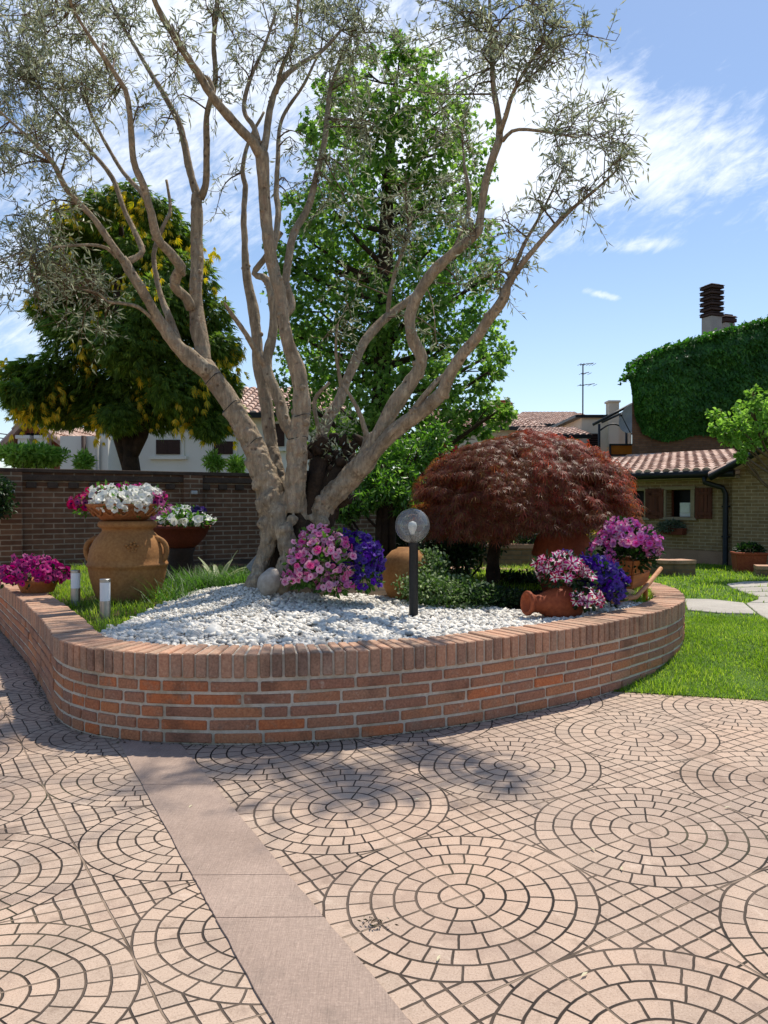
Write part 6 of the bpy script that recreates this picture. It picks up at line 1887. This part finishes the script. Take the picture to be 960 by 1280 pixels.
# ---- ivy covered building
IY = 22.5
i0 = P(788, 500, IY).x
brown_brick = brick_tex('brown_brick', '#6b4c37', '#7d5b43', '#5f4f42', .25, .0667, .008)
ivyb = thing('ivy_building', 'tall blank brick building wall smothered in dark green ivy', 'building', (i0 + 4, IY, 0))
ztl, zt2, ztr = P(788, 458, IY).z, P(835, 428, IY).z, P(960, 393, IY).z
xr = P(960, 400, IY).x; x2 = P(835, 428, IY).x
slope = (ztr - zt2) / (xr - x2)
top = [(i0 + .05, ztl - .35), (i0 + .25, ztl + .1), (x2, zt2 - .26), (xr + 4, zt2 + slope * (xr + 4 - x2) - .26)]
mb = MB()
f_ = [Vector((i0 + .05, IY, 0)), Vector((xr + 4, IY, 0))] + [Vector((x, IY, z)) for x, z in reversed(top)]
n5 = len(f_); mb.add(f_ + [p + Vector((2.6, 7, 0)) for p in f_], [tuple(range(n5)), tuple(range(2 * n5 - 1, n5 - 1, -1))] + [(i, (i + 1) % n5 + 0, (i + 1) % n5 + n5, i + n5) for i in range(n5)])
o = mb.build('wall', brown_brick, ivyb, smooth=False); fix_normals(o)
ivy_leaf = leaf_mat('ivy_leaf', ['#2f5a1c', '#3b6a23', '#487a2c', '#264c17', '#588a36'], .36, rough=.45, spec=.4, patch=('#28501c', .9))
rg = np.random.default_rng(66); n = 27000
x = i0 - .12 + (xr + 2.0 - i0) * rg.random(n); tz_ = np.interp(x, [p[0] for p in top], [p[1] for p in top]) + .06
# lower edge of the ivy
bpx = np.array([788, 795, 803, 815, 830, 850, 870, 900, 960, 1050]); bpy_ = np.array([470, 520, 540, 546, 550, 548, 541, 545, 552, 556])
bx = np.array([P(a, 500, IY).x for a in bpx]); bz_ = np.array([P(500, b, IY).z for b in bpy_])
lowz = np.interp(x, bx, bz_)
z = lowz + (tz_ - lowz) * rg.random(n)
lump = np.array([mnoise.noise(Vector((a * .8, 0, b * .8))) for a, b in zip(x, z)]) * .16 + np.array([mnoise.noise(Vector((a * 2.6, 5, b * 2.6))) for a, b in zip(x, z)]) * .1
dep = np.clip(np.minimum((z - lowz) * .5, (tz_ - z) * .6 + .1), .05, .34)
y = IY - .03 - dep * rg.uniform(.5, 1.05, n) - lump * .8 * (dep > .12)
dn = np.column_stack([rg.normal(size=n) * .45, np.full(n, -.45) + rg.normal(size=n) * .15, np.full(n, -.75)])
nn = np.column_stack([rg.normal(size=n) * .35, np.full(n, -.8), rg.uniform(.1, .9, n)])
lf = Leaves().add(np.column_stack([x, y, z]), dn, nn, rg.uniform(.08, .15, n), rg.uniform(.075, .13, n), IVYL)
m_ = 3600; x = i0 + (xr + 3 - i0) * rg.random(m_); tz_ = np.interp(x, [p[0] for p in top], [p[1] for p in top]) + .12
lf.add(np.column_stack([x, IY + rg.uniform(-.35, 1.2, m_), tz_ - .03 + rg.normal(size=m_) * .05]), rdir(m_, rg) + np.array([0, -.5, .1]), rdir(m_, rg) + np.array([0, -.2, 1]), .11, .10, IVYL)
lf.build('ivy', ivy_leaf, ivyb)
conc = stone('chimney_render', '#9a958c', '#aeaaa0', 3, .9, .2)
for a, b0, b1, w_, Y, nl, lab in ((889.5, 432, 356, 16.5, 26.0, 6, 'tall grey chimney with six layered dark tile caps behind the ivy wall'), (907, 425, 394, 15, 26.8, 1, 'short chimney stub with one dark cap behind the ivy wall')):
    q = P(a, b0, Y); zt_ = P(a, b1, Y).z; ww = w_ * Y / FPX
    ch = thing('chimney', lab, 'chimney', (q.x, Y, q.z - 1.2))
    zs_ = q.z - 1.2; hc = (.36 if nl == 1 else .54) * (zt_ - q.z)
    mb = MB(); mb.box((q.x, Y, (zs_ + zt_ - hc) / 2), (ww, ww, zt_ - hc - zs_), .35); mb.build('stack', conc, ch, smooth=False)
    mb = MB()
    for i in range(nl):
        z0 = zt_ - hc + i * hc / nl
        mb.box((q.x, Y, z0 + hc / nl * .3), (ww * 1.22, ww * 1.22, hc / nl * .42), .35); mb.box((q.x, Y, z0 + hc / nl * .72), (ww * 1.34, ww * 1.34, hc / nl * .2), .35, taper=.8)
        mb.box((q.x, Y, z0 + hc / nl * .5), (ww * .8, ww * .8, hc / nl * 1.0), .35)
    mb.build('tile_cap', stone('cap_tile', '#3b2e29', '#4d3d36', 6, .9, .3), ch, smooth=False, bevel=.01)

# ---- pale houses behind the maple
cream = stone('cream_render', '#dccfb6', '#e4d9c2', 1.5, .9, .1, .004, '#cdbfa5')
cream2 = stone('pale_render', '#d5c9b2', '#e0d4bd', 1.5, .9, .1)
red_roof = coppo
def hipish(name, lab, px0, px1, pye, pyr, Y, dep, m, ridge=None, chim=None, wins=(), base=0.0, pitch_back=True):
    """house whose front eave runs px0..px1 at pye and ridge at pyr"""
    a = P(px0, pye, Y); b = P(px1, pye, Y); zr = P(px0, pyr, Y + dep / 2).z
    root = thing(name, lab, 'building', ((a.x + b.x) / 2, Y, base))
    mb = MB(); mb.box(((a.x + b.x) / 2, Y + dep / 2, (base + a.z) / 2), (b.x - a.x, dep, a.z - base)); mb.build('wall', m, root, smooth=False)
    ov = .35
    r0, r1 = ridge if ridge else (0, 1)
    ax__, bx__ = a.x - ov, b.x + ov; W = bx__ - ax__
    A, B = Vector((ax__, Y - ov, a.z)), Vector((bx__, Y - ov, a.z)); C, D = Vector((bx__, Y + dep + ov, a.z)), Vector((ax__, Y + dep + ov, a.z))
    E, F = Vector((ax__ + W * r0, Y + dep / 2, zr)), Vector((ax__ + W * r1, Y + dep / 2, zr))
    tiled_roof_quad(A, B, F, E, root); tiled_roof_quad(C, D, E, F, root)
    if r1 < 1: tiled_roof_quad(B, C, F, F, root)
    if r0 > 0: tiled_roof_quad(D, A, E, E, root)
    mb = MB(); mb.box(((a.x + b.x) / 2, Y - ov - .04, a.z - .02), (W, .12, .14)); mb.build('gutter', gutter_m, root, smooth=False)
    for (p0, p1, q0, q1) in wins:
        c0, c1 = P(p0, q1, Y), P(p1, q0, Y); cx, cz, ww, hh = (c0.x + c1.x) / 2, (c0.z + c1.z) / 2, c1.x - c0.x, c1.z - c0.z
        mb = MB(); mb.box((cx, Y - .02, cz), (ww + .2, .06, hh + .2)); mb.box((cx, Y - .05, cz - hh / 2 - .1), (ww + .35, .14, .08)); wn_ = mb.build('window', m, root, smooth=False)
        for sg in (-1, 1):
            mb = MB(); mb.box((cx + sg * ww / 4, Y - .075, cz), (ww / 2 - .01, .045, hh))
            for k_ in range(8): mb.box((cx + sg * ww / 4, Y - .1, cz - hh / 2 + (k_ + .5) * hh / 8), (ww / 2 - .1, .02, hh / 14))
            mb.build('shutter', shut_b, root, smooth=False)
    return root
def tiled_roof_quad(a, b, c, d, parent):
    """triangular or four cornered pitch with courses of tiles"""
    mb = MB(); W = (b - a).length; H = max(((c + d) / 2 - (a + b) / 2).length, .1); nw = max(3, int(W / .24)); nr = max(2, int(H / .4))
    n_ = (b - a).cross((c + d) / 2 - a).normalized()
    if n_.z < 0: n_ = -n_
    mb.add([a, b, c, d, a - n_ * .1, b - n_ * .1, c - n_ * .1, d - n_ * .1], [(0, 1, 2, 3), (7, 6, 5, 4), (0, 4, 5, 1), (1, 5, 6, 2), (2, 6, 7, 3), (3, 7, 4, 0)])
    t = (b - a).normalized()
    for j in range(nr):
        v0, v1 = j / nr, min((j + 1.15) / nr, 1)
        e0, e1 = lerp(a, d, v0), lerp(b, c, v0); g0_, g1_ = lerp(a, d, v1), lerp(b, c, v1)
        L = (e1 - e0).length; s_lo, s_hi = max((e0 - a).dot(t), (g0_ - a).dot(t)), min((e1 - a).dot(t), (g1_ - a).dot(t))
        k0 = int(math.ceil(s_lo / .24)); k1 = int(s_hi / .24)
        for i in range(k0, k1 + 1):
            base_ = a + t * (i * .24); up_ = ((c + d) / 2 - (a + b) / 2); up_ = up_ - t * up_.dot(t)
            pa = base_ + up_ * v0; pb = base_ + up_ * v1; vs = []
            for p, rr, l_ in ((pa, .115, .03), (pb, .095, .0)):
                for k_ in range(5): an = PI * k_ / 4; vs.append(p + t * math.cos(an) * rr + n_ * (math.sin(an) * rr * .8 + l_))
            mb.add(vs, [(k_, k_ + 1, k_ + 6, k_ + 5) for k_ in range(4)] + [(4, 3, 2, 1, 0)])
    return mb.build('roof', coppo, parent, smooth=True, auto=50)
shut_b = stone('brown_shutter', '#35241f', '#45302a', 4, .7, .1)

hipish('house', 'pale rendered house with hipped tiled roof and small chimney rising behind the maple', 540, 676, 536, 513, 34, 9, cream2, (.0, .72))
q = P(629, 524, 37)
mb = MB(); mb.box((0, 0, .5), (.62, .62, 1.5)); mb.box((0, 0, 1.3), (.78, .78, .12)); mb.box((0, 0, 1.43), (.6, .6, .12))
o = mb.build('chimney_pot', terra_red, smooth=False, bevel=.02); o.location = (q.x, 37, q.z - .6); tag(o, 'small red brick chimney on the tiled house roof behind the maple', 'chimney')
hipish('house', 'pale house with broad red tiled hip roof behind the antenna', 640, 775, 532, 516, 44, 12, cream, (.28, .78))
hipish('house', 'cream house with low tiled eave between the maple and the antenna', 676, 724, 546, 536, 30, 5, cream2, (0, 1))
a = P(727, 522, 33); b = P(778, 517, 33)
fl = thing('flat_house', 'cream flat topped house with square chimney under the antenna', 'building', ((a.x + b.x) / 2, 33, 0))
mb = MB(); mb.box(((a.x + b.x) / 2 + .2, 36, a.z / 2), (b.x - a.x + .4, 6, a.z)); mb.build('wall', cream, fl, smooth=False)
mb = MB(); mb.box(((a.x + b.x) / 2, 36, a.z + .05), (b.x - a.x + .6, 6.3, .12)); mb.build('roof', gutter_m, fl, smooth=False)
c = P(770, 512, 32.4); mb = MB(); mb.box((c.x, 32.9, c.z - .6), (.42, .5, 1.9)); mb.box((c.x, 32.9, c.z + .38), (.52, .6, .08)); mb.build('chimney', cream, fl, smooth=False)
for p0, p1, q0, q1 in ((735, 748, 542, 562),):
    c0, c1 = P(p0, q1, 32.96), P(p1, q0, 32.96); mb = MB(); mb.box(((c0.x + c1.x) / 2, 32.97, (c0.z + c1.z) / 2), (c1.x - c0.x, .05, c1.z - c0.z)); wn_ = mb.build('window', dark_in, fl, smooth=False)
    for k_ in range(7): 
        mb = MB(); mb.box(((c0.x + c1.x) / 2, 32.93, c0.z + (k_ + .5) * (c1.z - c0.z) / 7), (c1.x - c0.x + .06, .05, .04)); mb.build('slat', shut_b, wn_, smooth=False)
# terrace frame, awning and dish by the ivy wall
TYY = 27.0
met = stone('dark_iron', '#2a2d2f', '#3a3d40', 6, .5, .1)
orange = stone('orange_awning', '#b9651c', '#cf7a28', 3, .8, .1)
tf = thing('terrace_frame', 'dark iron terrace frame with curved braces beside the ivy wall', 'frame', (P(765, 560, TYY).x, TYY, P(765, 580, TYY).z))
mb = MB()
for px in (749, 783): mb.tube([P(px, 590, TYY), P(px, 530, TYY)], .045, 8)
mb.build('post', met, tf)
mb = MB(); mb.tube([P(741, 531, TYY), P(790, 505, TYY)], .05, 8); mb.build('rafter', met, tf)
mb = MB(); mb.tube([P(752, 528, TYY + 1), P(800, 506, TYY + 1)], .04, 8); mb.build('rafter', met, tf)
mb = MB()
mb.tube([P(750 + 33 * t, 538 - 8 * math.sin(PI * t), TYY) for t in np.linspace(0, 1, 12)], .03, 6); mb.build('brace', met, tf)
a, b = P(763, 557, TYY - .2), P(800, 553, TYY - .2)
aw = thing('awning', 'orange fabric awning panel in a dark frame by the ivy wall', 'awning', ((a.x + b.x) / 2, TYY - .2, P(770, 575, TYY).z))
c = P(763, 568, TYY - .2)
mb = MB(); mb.box(((a.x + b.x) / 2, TYY - .2, (a.z + c.z) / 2), (b.x - a.x, .04, a.z - c.z)); mb.build('fabric', orange, aw, smooth=False)
mb = MB()
for z in (a.z + .03, c.z - .03): mb.box(((a.x + b.x) / 2, TYY - .22, z), (b.x - a.x + .08, .07, .06))
mb.box((a.x - .02, TYY - .22, (a.z + c.z) / 2 - .3), (.06, .07, a.z - c.z + .7)); mb.build('frame', met, aw, smooth=False)
dish_m = stone('dish_grey', '#8e8b86', '#a09d98', 3, .5, .05)
q = P(791, 523, TYY - 1.5)
ds = thing('satellite_dish', 'grey satellite dish seen edge on against the ivy wall', 'satellite dish', q)
Md = Vector((-.75, -.55, .25)).normalized().to_track_quat('Z', 'Y').to_matrix()
mb = MB(); mb.lathe([(0, -.14), (.2, -.12), (.36, -.07), (.5, .02), (.52, .035), (.5, .03), (.34, -.05), (0, -.10)], q, 32, M=Md); mb.build('reflector', dish_m, ds)
mb = MB(); mb.tube([q + Md @ Vector((0, -.5, 0)), q + Md @ Vector((0, -.1, .6))], .015, 6); mb.ball(q + Md @ Vector((0, -.1, .62)), .05, 2); mb.tube([q + Md @ Vector((0, 0, -.12)), q + Vector((.35, .5, -.4)), q + Vector((.35, 1.2, -.4))], .035, 8); mb.build('arm', met, ds)
# antenna
AYY = 33.5
q = P(728.5, 518, AYY); t_z = P(729, 455, AYY).z
an = thing('antenna', 'tall thin television antenna on the flat cream house', 'antenna', (q.x, AYY, q.z - .2))
mb = MB(); mb.tube([(q.x, AYY, q.z - .3), (q.x, AYY, t_z)], .03, 8); mb.build('mast', met, an)
mb = MB()
for z, l, n in ((t_z - .05, .5, 6), (t_z - .45, .3, 3), (t_z - .95, .55, 4)):
    mb.tube([(q.x - l * .3, AYY - .1, z), (q.x + l, AYY + .15, z + .12)], .016, 6)
    for i in range(n):
        x = q.x - l * .3 + l * 1.25 * i / max(n - 1, 1); mb.tube([(x, AYY - .32, z + .02), (x, AYY + .32, z + .04)], .010, 5)
mb.build('aerial', met, an)

# ---- white house behind the conifer
white_r = stone('white_render', '#dedad0', '#e6e2d8', 1.2, .9, .1, .004, '#cfcabf')
hipish('white_house', 'white rendered house with brown shutters and tiled roof behind conifer and olive', 120, 420, 520, 486, 21.5, 8, white_r, (.05, .95), wins=[(196, 226, 550, 568), (268, 292, 552, 568), (336, 356, 530, 558), (106 + 30, 150, 552, 588)])
a, b = P(75, 545, 20.5), P(135, 545, 20.5)
an_ = thing('house_annex', 'lower white annex wall with drainpipes left of the white house', 'building', ((a.x + b.x) / 2, 21.5, 0))
an_['label'] = 'lower plain white annex with drainpipes next to the white shuttered house'
mb = MB(); mb.box(((a.x + b.x) / 2, 22, a.z / 2), (b.x - a.x, 3, a.z)); mb.build('wall', white_r, an_, smooth=False)
for px in (104, 122):
    mb = MB(); c = P(px, 560, 20.4); mb.tube([(c.x, 20.42, 0), (c.x, 20.42, a.z)], .06, 8); mb.build('drainpipe', shut_b if px == 104 else conc, an_)
salmon = stone('salmon_render', '#8f4c3a', '#a05a46', 2, .9, .1)
a, b = P(18, 540, 23), P(76, 540, 23)
sh = thing('red_house', 'salmon red gabled house with white columns above the garden wall pillar', 'building', ((a.x + b.x) / 2, 23, 0))
zt_ = P(30, 556, 23).z; zp = P(44, 526, 23).z; xm = P(40, 540, 23).x
mb = MB(); f_ = [Vector((a.x + .1, 23, 0)), Vector((b.x, 23, 0)), Vector((b.x, 23, zt_)), Vector((xm, 23, zp)), Vector((a.x + .1, 23, zt_))]
mb.add(f_ + [p + Vector((0, 6, 0)) for p in f_], [(0, 1, 2, 3, 4), (9, 8, 7, 6, 5), (0, 5, 6, 1), (1, 6, 7, 2), (2, 7, 8, 3), (3, 8, 9, 4), (4, 9, 5, 0)]); mb.build('wall', salmon, sh, smooth=False)
tiled_roof_quad(Vector((a.x - .25, 28.5, zt_ - .05)), Vector((a.x - .25, 22.6, zt_ - .05)), Vector((xm, 22.6, zp + .12)), Vector((xm, 28.5, zp + .12)), sh)
tiled_roof_quad(Vector((b.x + .3, 22.6, zt_ - .05)), Vector((b.x + .3, 28.5, zt_ - .05)), Vector((xm, 28.5, zp + .12)), Vector((xm, 22.6, zp + .12)), sh)
mb = MB(); mb.box((0, 0, 0), (.1, .1, .1))
for px in (31, 54):
    mb = MB(); c = P(px, 560, 22.7); mb.box((c.x, 22.75, P(px, 550, 22.7).z - .9), (.32, .3, 1.9)); mb.box((c.x, 22.75, P(px, 550, 22.7).z + .08), (.42, .4, .1)); mb.build('column', white_r, sh, smooth=False)
mb = MB(); c = P(43, 556, 22.9); mb.box((c.x, 22.97, c.z), (.5, .08, .7)); mb.build('window', dark_in, sh, smooth=False)
# power lines
for z0, lab in ((536, 'upper thin black power cable beside the conifer'), (541.5, 'lower thin black power cable beside the conifer')):
    a, b = P(-40, z0, 24), P(130, z0 + 2, 30)
    mb = MB(); mb.tube([Vector((0, 0, 0)) + (b - a) * t + Vector((0, 0, -.25 * math.sin(PI * t))) for t in np.linspace(0, 1, 14)], .018, 5); o = mb.build('power_cable', met); o.location = a; tag(o, lab, 'cable')

# ---- light green tree leaning in by the outbuilding
q = P(985, 700, 12.5)
tree('young_tree', 'sunlit young tree with pale green leaves over the outbuilding roof', [(q.x, 12.5, 0, .05), (q.x - .05, 12.5, 1.3, .045), (*P(965, 560, 12.5), .03), (*P(940, 520, 12.5), .012)],
     [(tuple(P(a, b, 12.5 + d)), (r * 12.5 / FPX,) * 3, s_) for a, b, r, s_, d in ((940, 510, 18, .9, 0), (920, 530, 20, 1, -.2), (900, 540, 13, .5, -.3), (945, 535, 18, .8, 0), (935, 552, 14, .5, -.1), (925, 565, 8, .3, -.3), (930, 575, 5, .15, -.3), (895, 515, 8, .15, 0), (942, 490, 9, .2, 0), (965, 520, 22, 1, .2), (958, 545, 16, .6, .1), (985, 500, 26, 1, .3), (990, 545, 26, 1, .2), (912, 550, 12, .4, -.3))],
     hedge_l, OVATE, .085, .05, 330, twig_m, 91, droop=.2, inner=.1)
